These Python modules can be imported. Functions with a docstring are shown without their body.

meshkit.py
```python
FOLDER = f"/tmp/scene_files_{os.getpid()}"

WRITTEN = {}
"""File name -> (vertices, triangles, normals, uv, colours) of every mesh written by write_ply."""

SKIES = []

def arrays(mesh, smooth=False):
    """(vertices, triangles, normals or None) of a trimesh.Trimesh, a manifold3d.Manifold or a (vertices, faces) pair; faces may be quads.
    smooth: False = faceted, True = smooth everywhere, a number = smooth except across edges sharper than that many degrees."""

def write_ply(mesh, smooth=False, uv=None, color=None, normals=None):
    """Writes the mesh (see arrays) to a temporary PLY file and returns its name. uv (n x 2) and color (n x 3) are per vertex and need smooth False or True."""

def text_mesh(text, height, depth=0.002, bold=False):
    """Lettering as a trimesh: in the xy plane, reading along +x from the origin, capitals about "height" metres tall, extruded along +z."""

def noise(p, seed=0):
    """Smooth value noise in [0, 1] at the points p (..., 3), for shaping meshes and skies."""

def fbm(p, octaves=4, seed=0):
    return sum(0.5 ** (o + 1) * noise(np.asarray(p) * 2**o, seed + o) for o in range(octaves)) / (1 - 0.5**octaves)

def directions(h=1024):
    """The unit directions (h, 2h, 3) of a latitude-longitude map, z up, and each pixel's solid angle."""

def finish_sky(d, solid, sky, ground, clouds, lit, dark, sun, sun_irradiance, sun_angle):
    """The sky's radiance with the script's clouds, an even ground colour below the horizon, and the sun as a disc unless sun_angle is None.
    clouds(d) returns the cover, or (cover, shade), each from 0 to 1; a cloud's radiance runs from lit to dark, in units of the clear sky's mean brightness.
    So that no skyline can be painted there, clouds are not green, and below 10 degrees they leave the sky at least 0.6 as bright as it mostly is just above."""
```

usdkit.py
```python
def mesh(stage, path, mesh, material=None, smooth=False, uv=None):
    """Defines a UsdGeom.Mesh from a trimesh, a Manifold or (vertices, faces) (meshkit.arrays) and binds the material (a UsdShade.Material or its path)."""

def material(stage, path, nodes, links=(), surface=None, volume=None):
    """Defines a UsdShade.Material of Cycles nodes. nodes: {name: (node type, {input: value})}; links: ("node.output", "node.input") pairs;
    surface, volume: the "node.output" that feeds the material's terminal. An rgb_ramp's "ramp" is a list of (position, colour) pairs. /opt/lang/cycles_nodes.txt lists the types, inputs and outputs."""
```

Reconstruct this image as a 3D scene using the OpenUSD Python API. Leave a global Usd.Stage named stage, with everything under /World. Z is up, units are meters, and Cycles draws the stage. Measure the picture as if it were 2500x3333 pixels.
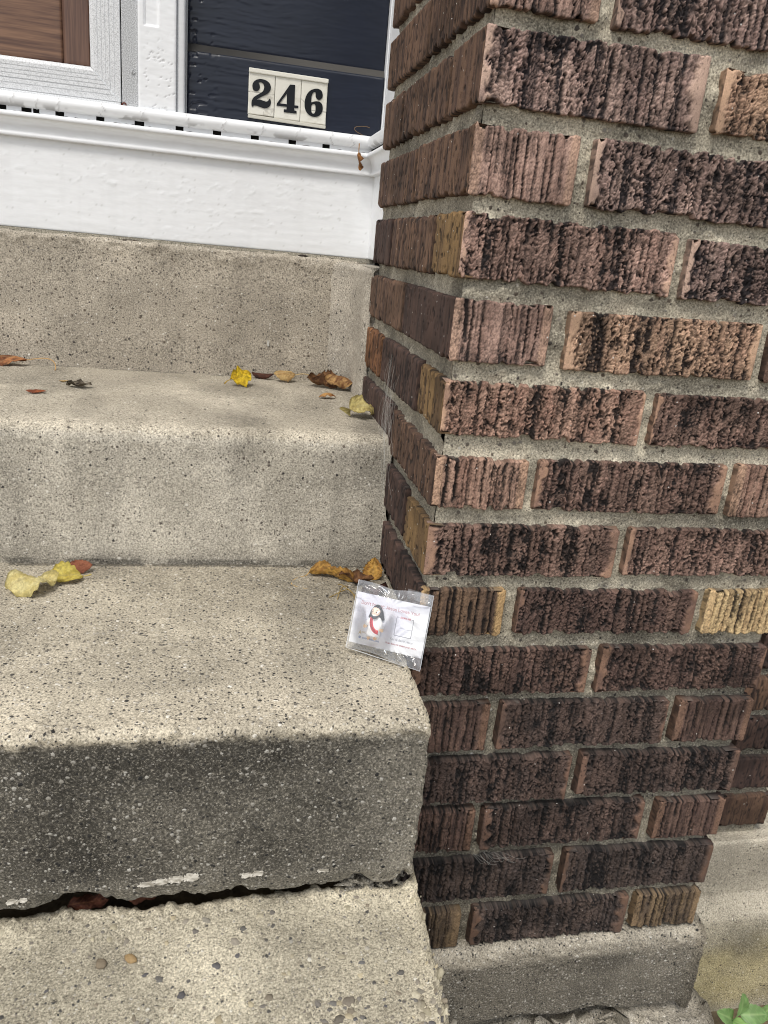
import math, random
import numpy as np, trimesh, usdkit, meshkit
import mapbox_earcut as earcut
from pxr import Usd, UsdGeom, UsdLux, UsdShade, Sdf, Gf, Vt
from meshkit import noise, fbm
from scipy.spatial import cKDTree

# ------------------------------------------------------------------ camera, sky, sun, exposure
stage = Usd.Stage.CreateInMemory()
UsdGeom.SetStageUpAxis(stage, "Z")
UsdGeom.Xform.Define(stage, "/World")
EXPOSURE = 0.25
SUN_EL, SUN_DIR = math.radians(58), np.array([-0.45, -0.72])
cam = UsdGeom.Camera.Define(stage, "/World/camera")
cam.CreateHorizontalApertureAttr(36.0)
cam.CreateVerticalApertureAttr(48.0)
cam.CreateFocalLengthAttr(36.0 * 2541.8146 / 2500.0)
cam.CreateClippingRangeAttr((0.02, 1000.0))
cam.CreateExposureAttr(EXPOSURE)
_r = np.array([0.9777531902, -0.1890286885, 0.0909222411])
_d = np.array([0.0233952966, -0.3324810427, -0.9428197157])
_f = np.array([0.2084498957, 0.9239721377, -0.3206620179])
EYE = np.array([-0.2006034938, -0.6881424646, -0.2443068403])
cam.AddTransformOp().Set(Gf.Matrix4d(*[float(x) for row in ((*_r, 0), (*-_d, 0), (*-_f, 0), (*EYE, 1)) for x in row]))

sd = np.array([*(SUN_DIR / np.linalg.norm(SUN_DIR) * math.cos(SUN_EL)), math.sin(SUN_EL)])
sky_mat = usdkit.material(stage, "/World/Looks/overcast_sky", {
    "sky": ("sky_texture", {"sky_type": "single_scattering", "sun_disc": False, "sun_elevation": SUN_EL, "sun_rotation": math.atan2(sd[0], sd[1])}),
    "grey": ("hsv", {"saturation": 0.22, "value": 1.0}),
    "tc": ("texture_coordinate", {}),
    "cl": ("noise_texture", {"scale": 2.6, "detail": 5.0, "roughness": 0.55}),
    "cr": ("map_range", {"from_min": 0.35, "from_max": 0.7, "to_min": 0.85, "to_max": 1.3, "clamp": True}),
    "mul": ("vector_math", {"math_type": "scale"}),
    "bg": ("background_shader", {"strength": 0.143})},
    [("sky.color", "grey.color"), ("tc.generated", "cl.vector"), ("cl.fac", "cr.value"), ("grey.color", "mul.vector1"), ("cr.result", "mul.scale"), ("mul.vector", "bg.color")], surface="bg.background")
dome = UsdLux.DomeLight.Define(stage, "/World/sky")
UsdShade.MaterialBindingAPI.Apply(dome.GetPrim()).Bind(sky_mat)
sun = UsdLux.DistantLight.Define(stage, "/World/sun")
sun.CreateNormalizeAttr(True)
sun.CreateIntensityAttr(0.5)
sun.CreateAngleAttr(18.0)
sun.CreateColorAttr(Gf.Vec3f(1.0, 0.95, 0.88))
zb = sd
xb = np.cross([0, 0, 1], zb); xb /= np.linalg.norm(xb); yb = np.cross(zb, xb)
sun.AddTransformOp().Set(Gf.Matrix4d(*[float(x) for row in ((*xb, 0), (*yb, 0), (*zb, 0), (0, 0, 3, 1)) for x in row]))

# ------------------------------------------------------------------ helpers
rng = np.random.default_rng(11)
T = Sdf.ValueTypeNames

def S(r, g, b):
    c = np.array([r, g, b], float) / 255
    return np.where(c < 0.04045, c / 12.92, ((c + 0.055) / 1.055) ** 2.4)

def sstep(a, b, x):
    t = np.clip((np.asarray(x, float) - a) / (b - a), 0, 1)
    return t * t * (3 - 2 * t)

def mixc(a, b, t):
    t = np.asarray(t)[..., None]
    return a * (1 - t) + b * t

def path_for(name, parent):
    base = parent.GetPath().AppendChild(name) if parent else Sdf.Path("/World/" + name)
    p, k = base, 0
    while stage.GetPrimAtPath(p):
        k += 1
        p = Sdf.Path(f"{base}_{k:03d}")
    return str(p)

def tag(prim, label=None, category=None, group=None, kind=None):
    for k, v in (("label", label), ("category", category), ("group", group), ("kind", kind)):
        if v:
            prim.SetCustomDataByKey(k, v)
    return prim

def thing(name, label=None, category=None, loc=(0, 0, 0), group=None, kind=None):
    x = UsdGeom.Xform.Define(stage, path_for(name, None))
    x.AddTranslateOp().Set(Gf.Vec3d(*map(float, loc)))
    p = tag(x.GetPrim(), label, category, group, kind)
    LOC[str(p.GetPath())] = np.array(loc, float)
    return p

LOC = {}
PAINTED = {"white_paint": np.array([0.80, 0.81, 0.82]), "plain_tint": np.array([0.50, 0.485, 0.44])}

def obj(name, mesh, mat, parent=None, smooth=False, col=None, label=None, category=None, group=None, kind=None, attr="tint"):
    """One Mesh prim; geometry is given in world metres and moved into the frame of the thing above it."""
    off = np.zeros(3)
    if parent is not None:
        q = parent.GetPath()
        while str(q) != "/World":
            off = off + LOC.get(str(q), 0)
            q = q.GetParentPath()
    v, f, _ = meshkit.arrays(mesh, False)
    if col is None and mat in PAINTED:
        col = np.repeat(PAINTED[mat][None], len(v), 0)
        smooth = smooth if smooth in (False, True) else False
    m = usdkit.mesh(stage, path_for(name, parent), (v - off, f), MAT[mat], smooth=smooth)
    if col is not None:
        UsdGeom.PrimvarsAPI(m).CreatePrimvar(attr, T.Color3fArray, "vertex").Set(Vt.Vec3fArray.FromNumpy(np.asarray(col, np.float32)))
    return tag(m.GetPrim(), label, category, group, kind)

def grid_faces(n, m, flip=False):
    i = np.arange(n * m).reshape(n, m)
    a, b, c, d = i[:-1, :-1].ravel(), i[1:, :-1].ravel(), i[1:, 1:].ravel(), i[:-1, 1:].ravel()
    f = np.vstack([np.c_[a, b, c], np.c_[a, c, d]])
    return f[:, ::-1] if flip else f

def box(x0, x1, y0, y1, z0, z1, r=0.0):
    if r <= 0:
        b = trimesh.creation.box([x1 - x0, y1 - y0, z1 - z0])
        b.apply_translation([(x0 + x1) / 2, (y0 + y1) / 2, (z0 + z1) / 2])
        return b
    pts = []
    for sx in (0, 1):
        for sy in (0, 1):
            for sz in (0, 1):
                c = np.array([x0 + r if sx == 0 else x1 - r, y0 + r if sy == 0 else y1 - r, z0 + r if sz == 0 else z1 - r])
                for k in range(3):
                    for w in (0.0, 0.7071):
                        pass
                s = np.array([2 * sx - 1, 2 * sy - 1, 2 * sz - 1])
                for d in ((1, 0, 0), (0, 1, 0), (0, 0, 1), (.577, .577, .577)):
                    pts.append(c + r * s * np.array(d))
    return trimesh.Trimesh(np.array(pts)).convex_hull

def tube(pts, rad, n=6):
    pts = np.asarray(pts, float)
    rad = np.broadcast_to(rad, (len(pts),))
    t = np.gradient(pts, axis=0)
    t /= np.linalg.norm(t, axis=1, keepdims=True) + 1e-12
    ref = np.array([0.3, 0.2, 0.93])
    a = np.cross(t, ref); a /= np.linalg.norm(a, axis=1, keepdims=True) + 1e-12
    b = np.cross(t, a)
    th = np.linspace(0, 2 * np.pi, n, endpoint=False)
    v = (pts[:, None] + rad[:, None, None] * (np.cos(th)[None, :, None] * a[:, None] + np.sin(th)[None, :, None] * b[:, None])).reshape(-1, 3)
    f = []
    for i in range(len(pts) - 1):
        for j in range(n):
            p, q = i * n + j, i * n + (j + 1) % n
            f += [[p, q, q + n], [p, q + n, p + n]]
    for base in (0, (len(pts) - 1) * n):
        for j in range(1, n - 1):
            f.append([base, base + j, base + j + 1])
    return trimesh.Trimesh(v, f, process=False)

def join(*m):
    return trimesh.util.concatenate([x for x in m if x is not None])

def smooth_line(pts, n=30):
    pts = np.asarray(pts, float)
    from scipy.interpolate import CubicSpline
    d = np.r_[0, np.cumsum(np.linalg.norm(np.diff(pts, axis=0), axis=1))]
    return CubicSpline(d, pts)(np.linspace(0, d[-1], n))

# ------------------------------------------------------------------ materials
MAT = {}

def vcol_mat(name, rough=0.8, spec=0.4, bump_scale=900.0, bump=0.3, dist=0.0006, grain=0.18, flecks=0.0, extra=None, stretch=(1, 1, 1), coat=0.0):
    """A surface whose own colour is painted on the mesh (pigment), with fine grain and relief."""
    n = {"at": ("attribute", {"attribute": "tint"}), "geo": ("geometry", {}),
         "mp": ("mapping", {"scale": stretch}),
         "nz": ("noise_texture", {"scale": bump_scale, "detail": 3.0, "roughness": 0.65}),
         "mr": ("map_range", {"from_min": 0.3, "from_max": 0.7, "to_min": 1 - grain, "to_max": 1 + grain}),
         "sc": ("vector_math", {"math_type": "scale"}),
         "bp": ("bump", {"strength": bump, "distance": dist}),
         "p": ("principled_bsdf", {"roughness": rough, "specular_ior_level": spec, "coat_weight": coat, **(extra or {})})}
    l = [("geo.position", "mp.vector"), ("mp.vector", "nz.vector"), ("nz.fac", "mr.value"), ("at.color", "sc.vector1"), ("mr.result", "sc.scale"),
         ("nz.fac", "bp.height"), ("bp.normal", "p.normal")]
    if flecks:
        n.update({"vo": ("voronoi_texture", {"scale": 260.0}), "fs": ("separate_color", {}),
                  "f1": ("math", {"math_type": "less_than", "value2": 0.2}), "f2": ("math", {"math_type": "less_than", "value2": flecks}),
                  "fm": ("math", {"math_type": "multiply"}), "mx": ("mix", {"color2": (0.62, 0.6, 0.56)})})
        l += [("geo.position", "vo.vector"), ("vo.color", "fs.color"), ("vo.distance", "f1.value1"), ("fs.r", "f2.value1"), ("f1.value", "fm.value1"), ("f2.value", "fm.value2"),
              ("sc.vector", "mx.color1"), ("fm.value", "mx.fac"), ("mx.color", "p.base_color")]
    else:
        l.append(("sc.vector", "p.base_color"))
    MAT[name] = usdkit.material(stage, "/World/Looks/" + name, n, l, surface="p.BSDF")

def concrete_mat(name, base, base2, ramp, big=150.0, small=340.0, ta=0.10, tb=0.12, bump=0.55, tint_pebbles=0.35):
    """Weathered concrete with exposed aggregate: two sizes of stones set in a sandy matrix."""
    n = {"geo": ("geometry", {}), "tnt": ("attribute", {"attribute": "tint"}),
         "dz": ("noise_texture", {"scale": 420.0, "detail": 1.0}),
         "dv": ("vector_math", {"math_type": "multiply_add", "vector2": (0.0022, 0.0022, 0.0022)}),
         "lo": ("noise_texture", {"scale": 9.0, "detail": 4.0, "roughness": 0.6}),
         "lor": ("map_range", {"from_min": 0.32, "from_max": 0.68, "clamp": True}),
         "fi": ("noise_texture", {"scale": 520.0, "detail": 3.0, "roughness": 0.8}),
         "fir": ("map_range", {"from_min": 0.3, "from_max": 0.7, "to_min": 0.22, "to_max": 1.80}),
         "mc": ("mix", {"color1": tuple(base), "color2": tuple(base2)}),
         "m1": ("vector_math", {"math_type": "scale"}), "m2": ("vector_math", {"math_type": "multiply"}),
         "tp": ("mix", {"fac": 1 - tint_pebbles, "color2": (1, 1, 1)}),
         "gm": ("map_range", {"from_min": 0.54, "from_max": 0.72, "to_min": 0.0, "to_max": 0.55, "clamp": True}), "gt": ("mix", {"color2": (1, 1, 1)}),
         "p": ("principled_bsdf", {"roughness": 0.88, "specular_ior_level": 0.3})}
    l = [("geo.position", "dv.vector3"), ("geo.position", "dz.vector"), ("dz.color", "dv.vector1"), ("geo.position", "lo.vector"), ("lo.fac", "lor.value"),
         ("geo.position", "fi.vector"), ("fi.fac", "fir.value"), ("lor.result", "mc.fac"), ("mc.color", "m1.vector1"), ("fir.result", "m1.scale"),
         ("m1.vector", "m2.vector1"), ("tnt.color", "gt.color1"), ("fi.fac", "gm.value"), ("gm.result", "gt.fac"), ("gt.color", "m2.vector2"), ("tnt.color", "tp.color1")]
    last, heights = "m2.vector", []
    for k, sc, thr, gain in (("b", small, tb, 0.62), ("a", big, ta, 0.55)):
        n.update({k + "v": ("voronoi_texture", {"scale": sc}), k + "s": ("separate_color", {}),
                  k + "t": ("math", {"math_type": "multiply_add", "value2": gain, "value3": -gain + 0.28 + thr}),
                  k + "d": ("math", {"math_type": "subtract"}), k + "m": ("math", {"math_type": "multiply", "value2": 9.0, "use_clamp": True}),
                  k + "r": ("rgb_ramp", {"ramp": ramp}), k + "x": ("mix", {}), k + "q": ("vector_math", {"math_type": "multiply"}),
                  k + "h": ("math", {"math_type": "multiply", "value2": 1.6, "use_clamp": True})})
        l += [("dv.vector", k + "v.vector"), (k + "v.color", k + "s.color"), (k + "s.r", k + "t.value1"), (k + "t.value", k + "d.value1"), (k + "v.distance", k + "d.value2"),
              (k + "d.value", k + "m.value1"), (k + "s.g", k + "r.fac"), (k + "r.color", k + "q.vector1"), ("tp.color", k + "q.vector2"),
              (last, k + "x.color1"), (k + "q.vector", k + "x.color2"), (k + "m.value", k + "x.fac"), (k + "d.value", k + "h.value1")]
        last = k + "x.color"
        heights.append(k + "h.value")
    n.update({"h1": ("math", {"math_type": "multiply_add", "value2": 0.6}), "h2": ("math", {"math_type": "multiply_add", "value2": 0.5}),
              "bp": ("bump", {"strength": bump, "distance": 0.0022})})
    l += [(heights[0], "h1.value1"), (heights[1], "h1.value3"), ("fi.fac", "h2.value1"), ("h1.value", "h2.value3"), ("h2.value", "bp.height"), ("bp.normal", "p.normal"), (last, "p.base_color")]
    MAT[name] = usdkit.material(stage, "/World/Looks/" + name, n, l, surface="p.BSDF")

def plain(name, color, rough=0.5, **kw):
    MAT[name] = usdkit.material(stage, "/World/Looks/" + name, {"p": ("principled_bsdf", {"base_color": tuple(color), "roughness": rough, **kw})}, [], surface="p.BSDF")

def two_tone(name, c1, c2, scale, lo, hi, rough=0.5, stretch=(1, 1, 1), bump=0.2, dist=0.0005, detail=4.0, metallic=0.0, spec=0.5, rough2=None):
    MAT[name] = usdkit.material(stage, "/World/Looks/" + name, {
        "geo": ("geometry", {}), "mp": ("mapping", {"scale": stretch}),
        "nz": ("noise_texture", {"scale": scale, "detail": detail, "roughness": 0.62}),
        "r": ("rgb_ramp", {"ramp": [(0, tuple(c1)), (lo, tuple(c1)), (hi, tuple(c2)), (1, tuple(c2))]}),
        "bp": ("bump", {"strength": bump, "distance": dist}),
        "p": ("principled_bsdf", {"roughness": rough, "metallic": metallic, "specular_ior_level": spec})},
        [("geo.position", "mp.vector"), ("mp.vector", "nz.vector"), ("nz.fac", "r.fac"), ("r.color", "p.base_color"), ("nz.fac", "bp.height"), ("bp.normal", "p.normal")], surface="p.BSDF")

vcol_mat("brick_clay", rough=0.86, spec=0.25, bump_scale=1100.0, bump=0.5, dist=0.0007, grain=0.28, flecks=0.012)
vcol_mat("brick_side_clay", rough=0.84, spec=0.25, bump_scale=900.0, bump=0.35, dist=0.0005, grain=0.25, flecks=0.008, stretch=(1, 1, 0.35))
AGG = [(0.0, (0.040, 0.037, 0.036)), (0.22, (0.085, 0.075, 0.066)), (0.48, (0.13, 0.105, 0.08)), (0.68, (0.24, 0.22, 0.19)), (0.82, (0.46, 0.42, 0.35)), (1.0, (0.72, 0.69, 0.62))]
AGG_L = [(0.0, (0.06, 0.06, 0.06)), (0.25, (0.14, 0.13, 0.115)), (0.45, (0.24, 0.21, 0.175)), (0.65, (0.36, 0.34, 0.30)), (0.85, (0.54, 0.50, 0.42)), (1.0, (0.74, 0.71, 0.62))]
AGG_D = [(0.0, (0.03, 0.03, 0.03)), (0.40, (0.10, 0.095, 0.085)), (0.6, (0.24, 0.22, 0.19)), (0.80, (0.50, 0.47, 0.41)), (1.0, (0.80, 0.77, 0.70))]
concrete_mat("worn_concrete", (0.34, 0.313, 0.26), (0.46, 0.425, 0.36), AGG, big=170.0, small=330.0, ta=0.08, tb=0.13)
concrete_mat("riser_concrete", (0.305, 0.274, 0.226), (0.395, 0.355, 0.294), AGG, big=175.0, small=310.0, ta=0.12, tb=0.15)
concrete_mat("lower_concrete", (0.41, 0.375, 0.30), (0.545, 0.50, 0.405), AGG_L, big=140.0, small=300.0, ta=0.07, tb=0.14, bump=0.8)
concrete_mat("dark_concrete", (0.355, 0.325, 0.268), (0.458, 0.42, 0.348), AGG_D, big=200.0, small=360.0, ta=0.15, tb=0.24, bump=0.7, tint_pebbles=0.5)
concrete_mat("mortar_bed", (0.43, 0.395, 0.315), (0.56, 0.515, 0.415), AGG, big=150.0, small=330.0, ta=0.10, tb=0.10, bump=0.8)
vcol_mat("pebble_stone", rough=0.85, spec=0.25, bump_scale=500.0, bump=0.25, grain=0.15)
vcol_mat("white_paint", rough=0.42, spec=0.45, bump_scale=160.0, bump=0.16, dist=0.0008, grain=0.03, stretch=(0.35, 1, 1.4))
vcol_mat("old_metal", rough=0.45, spec=0.5, bump_scale=900.0, bump=0.1, grain=0.0)
MAT["leaf_dry"] = usdkit.material(stage, "/World/Looks/leaf_dry", {
    "at": ("attribute", {"attribute": "tint"}), "geo": ("geometry", {}), "nz": ("noise_texture", {"scale": 420.0, "detail": 4.0, "roughness": 0.7}),
    "mr": ("map_range", {"from_min": 0.3, "from_max": 0.7, "to_min": 0.72, "to_max": 1.22}), "sc": ("vector_math", {"math_type": "scale"}),
    "bp": ("bump", {"strength": 0.6, "distance": 0.0010}), "p": ("principled_bsdf", {"roughness": 0.72, "specular_ior_level": 0.25}), "tl": ("translucent_bsdf", {}), "m": ("mix_closure", {"fac": 0.28})},
    [("geo.position", "nz.vector"), ("nz.fac", "mr.value"), ("at.color", "sc.vector1"), ("mr.result", "sc.scale"), ("nz.fac", "bp.height"), ("bp.normal", "p.normal"), ("sc.vector", "p.base_color"), ("sc.vector", "tl.color"),
     ("p.BSDF", "m.closure1"), ("tl.BSDF", "m.closure2")], surface="m.closure")
vcol_mat("plain_tint", rough=0.7, spec=0.3, bump_scale=800.0, bump=0.1, grain=0.06)
two_tone("door_metal", (0.74, 0.75, 0.76), (0.44, 0.45, 0.455), 900.0, 0.46, 0.62, rough=0.5, bump=0.15, dist=0.0004, detail=3.0)
two_tone("jamb_metal", (0.62, 0.63, 0.64), (0.30, 0.305, 0.31), 800.0, 0.40, 0.58, rough=0.5, bump=0.15, dist=0.0004, detail=3.0)
two_tone("door_wood_flat", S(128, 96, 74), S(86, 60, 48), 60.0, 0.42, 0.60, rough=0.5, stretch=(0.10, 1, 2.4), bump=0.2, detail=5.0)
two_tone("door_wood_upright", S(108, 80, 65), S(84, 60, 50), 90.0, 0.38, 0.62, rough=0.45, stretch=(3.0, 1, 0.12), bump=0.15, detail=5.0)
two_tone("soil", S(120, 105, 80), S(70, 60, 46), 30.0, 0.35, 0.65, rough=0.95, bump=0.8, dist=0.01, detail=8.0)
two_tone("black_paint", (0.0075, 0.009, 0.013), (0.011, 0.013, 0.018), 30.0, 0.3, 0.7, rough=0.26, stretch=(0.4, 1, 1), bump=0.1, dist=0.001, spec=0.3)
plain("enamel_black", (0.006, 0.007, 0.009), 0.3, specular_ior_level=0.25)
plain("dark_hole", (0.012, 0.011, 0.010), 0.9)

# ------------------------------------------------------------------ ground
gx = np.r_[-60, -20, -6, np.linspace(-2, 3, 90), 8, 25, 60]
gy = np.r_[-60, -20, -6, np.linspace(-1.5, 0.9, 60), 5, 25, 60]
GX, GY = np.meshgrid(gx, gy, indexing="ij")
gz = -1.405 + 0.02 * (fbm(np.stack([GX * 8, GY * 8, GX * 0], -1), 4, 3) - 0.5)
obj("ground", (np.stack([GX, GY, gz], -1).reshape(-1, 3), grid_faces(len(gx), len(gy))), "soil", smooth=True, kind="structure", label="brown soil of the front yard")

# ------------------------------------------------------------------ brick pillar
PITCH, BH, MJ = 0.07053, 0.05454, 0.0138
W_PIL = 0.4203
STYLE = {  # body, second body, ends, black, amount of black
    "plum":  (S(186, 159, 146), S(152, 127, 118), S(190, 162, 144), S(30, 28, 31), 0.58),
    "rose":  (S(190, 158, 143), S(160, 130, 117), S(198, 164, 141), S(34, 31, 32), 0.48),
    "sand":  (S(204, 170, 142), S(178, 144, 122), S(200, 166, 138), S(33, 29, 29), 0.56),
    "coral": (S(194, 154, 130), S(166, 126, 106), S(206, 164, 130), S(34, 30, 29), 0.48),
    "brown": (S(166, 132, 114), S(138, 106, 92), S(184, 142, 112), S(31, 28, 28), 0.50),
    "dark":  (S(126, 98, 84), S(102, 78, 69), S(146, 110, 86), S(28, 26, 26), 0.50),
    "gold":  (S(126, 102, 82), S(98, 79, 67), S(202, 168, 118), S(32, 29, 28), 0.52),
    "straw": (S(216, 190, 144), S(198, 168, 126), S(212, 182, 138), S(36, 32, 30), 0.46),
    "soot":  (S(112, 89, 78), S(90, 74, 67), S(132, 99, 80), S(26, 25, 26), 0.48),
    "soot2": (S(100, 85, 77), S(82, 72, 68), S(118, 92, 76), S(26, 25, 26), 0.50),
    "olive": (S(140, 119, 92), S(100, 86, 73), S(152, 128, 98), S(32, 29, 28), 0.5)}
for k_ in ("coral", "brown", "dark", "soot"):
    STYLE[k_] = tuple(q * 0.84 + 0.16 * q.mean() if isinstance(q, np.ndarray) else q for q in STYLE[k_])
# row, x0, x1, top left/right, bottom left/right (mm), face, colours
FRONT = [(-3, 0, 202, 212, 212, 157, 157, "b", "plum"), (-3, 217, 420.2, 212, 212, 157, 157, "b", "plum"),
 (-2, 0, 94.2, 141, 141, 86.5, 86.5, "r", "rose"), (-2, 108.7, 311.8, 141, 141, 86.5, 86.5, "b", "plum"), (-2, 325.6, 420.2, 141, 141, 86.5, 86.5, "r", "rose"),
 (-1, 0, 202, 70.5, 70.5, 16, 16, "b", "plum"), (-1, 217, 420.2, 70.5, 70.5, 16, 16, "b", "plum"),
 (0, 0, 94.2, 0, 0, -54.5, -55.9, "r", "rose"), (0, 108.7, 311.8, 0, 0, -57.5, -54.5, "b", "plum"), (0, 325.6, 420.2, 0, 0, -54.5, -54.5, "r", "rose"),
 (1, 0, 201.4, -69.9, -66.2, -124.5, -126.4, "b", "plum"), (1, 217.6, 420.2, -73.2, -70.5, -123.8, -125.1, "b", "sand"),
 (2, 0, 95.5, -140.1, -140.7, -194, -196.2, "r", "rose"), (2, 110.5, 311.8, -138.9, -141.1, -195.9, -195.6, "b", "plum"), (2, 325.6, 420.2, -141.1, -141.1, -195.6, -195.6, "r", "rose"),
 (3, 0, 205.7, -209.9, -208, -263.5, -264.8, "b", "rose"), (3, 218.1, 420.2, -212.1, -211.6, -265, -266.1, "b", "plum"),
 (4, 0, 94.4, -280.9, -281.5, -336.2, -336.6, "r", "rose"), (4, 112.3, 312.5, -284.9, -281.9, -339, -336.7, "b", "sand"), (4, 325.6, 420.2, -282.1, -282.1, -336.7, -336.7, "r", "soot"),
 (5, 0, 203.9, -354.3, -353.9, -403.8, -408.2, "b", "coral"), (5, 216.5, 420.2, -355.7, -352.7, -407.5, -407.2, "b", "brown"),
 (6, 0, 94.5, -425, -428.1, -478, -478.8, "r", "coral"), (6, 105.2, 311.5, -426.4, -424.1, -478.6, -479, "b", "brown"), (6, 323.5, 420.2, -423.2, -423.2, -480.4, -477.7, "r", "coral"),
 (7, 0, 204.9, -496.4, -494.3, -549.3, -550.9, "b", "brown"), (7, 216.5, 420.2, -495.6, -493.7, -547.9, -548.3, "b", "brown"),
 (8, 0, 91.3, -564.3, -564.8, -618.8, -616.6, "r", "gold"), (8, 106.6, 312.6, -564.8, -567, -616.8, -617.6, "b", "dark"), (8, 325, 420.2, -565.4, -564.3, -617.7, -618.8, "r", "straw"),
 (9, 0, 200.2, -634.8, -634.6, -689.3, -689.5, "b", "dark"), (9, 212.5, 417.6, -633.4, -635.6, -689.9, -689.2, "b", "dark"),
 (10, 0, 93.8, -703.3, -699.8, -759.9, -759.9, "r", "dark"), (10, 106.5, 309.4, -699.7, -703, -759.2, -760.8, "b", "soot"), (10, 322.6, 419.8, -703.5, -706.1, -759.9, -760.8, "r", "dark"),
 (11, 0, 202.1, -774, -771.2, -830.4, -832.2, "b", "soot"), (11, 214.5, 420.5, -770.9, -777.2, -829, -834.1, "b", "soot"),
 (12, 0, 95.7, -843.4, -839.8, -900.9, -897.5, "r", "dark"), (12, 105.8, 309.2, -840.9, -841.7, -897.5, -897.1, "b", "soot"), (12, 327.9, 419, -845.2, -845.7, -900.3, -898.5, "r", "dark"),
 (13, 0, 204, -914.9, -911.6, -971.5, -972.6, "b", "soot2"), (13, 219.1, 420.5, -911.9, -915.1, -972.4, -976.2, "b", "soot2"),
 (14, 0, 97.8, -987.5, -988.3, -1042, -1045, "r", "olive"), (14, 112.4, 318.4, -990.1, -987.4, -1044.4, -1045.4, "b", "soot2"), (14, 329.6, 420.5, -989, -987, -1042, -1042.7, "r", "olive")]

def P3(a, b, c):
    a, b = np.broadcast_arrays(a, b)
    return np.stack([a, b, np.full(a.shape, float(c))], -1)

def lumps(t, v, L, seed, ca, cb):
    """Crumbs of clay: for every point the crumb it belongs to (random numbers, place) and how near the crevice between two crumbs is."""
    r = np.random.default_rng(int(seed * 977) % 100003)
    nu, nv = int(L / ca) + 3, int(BH / cb) + 3
    I, J = np.meshgrid(np.arange(nu) - 1, np.arange(nv) - 1, indexing="ij")
    p = np.stack([I + r.uniform(0, 1, I.shape), J + r.uniform(0, 1, I.shape)], -1).reshape(-1, 2)
    wx = (noise(P3(t / 0.0016, v / 0.0016, seed)) - 0.5) * 0.7; wy = (noise(P3(t / 0.0016, v / 0.0016, seed + 3)) - 0.5) * 0.7
    q = np.stack([t / ca + wx, v / cb + wy], -1)
    d, i = cKDTree(p).query(q.reshape(-1, 2), k=2)
    d = d.reshape(t.shape + (2,)); i = i[:, 0].reshape(t.shape)
    return i, p * [ca, cb], d[..., 0], d[..., 1] - d[..., 0], r

def grooves(t, v, L, seed, lo, hi, broken, rag):
    """Wire-cut scores: nearly straight up and down, with ragged lips; some break off."""
    r = np.random.default_rng(int(seed * 1000) % 99991)
    lip = (noise(P3(t / 0.0011, v / 0.0017, seed + 6)) - 0.5) * rag + (noise(P3(t / 0.004, v / 0.0050, seed + 7)) - 0.5) * rag
    d = np.zeros_like(t)
    p = lo + r.random() * 0.004
    while p < L - lo:
        w, dep = 0.0006 + 0.0016 * r.random() ** 1.6, 0.45 + 0.55 * r.random()
        gate = sstep(broken - 0.12, broken + 0.12, noise(P3(v / 0.017 + 9 * r.random(), t * 0, seed + p * 900)))
        bend = (noise(P3(v / 0.03, t * 0, seed + p * 333)) - 0.5) * 0.0022
        d = np.maximum(d, sstep(w * 1.35, w * 0.55, np.abs(t - p + bend + lip)) * dep * (0.15 + 0.85 * gate))
        p += hi * (0.55 + 0.9 * r.random())
    return d

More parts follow.
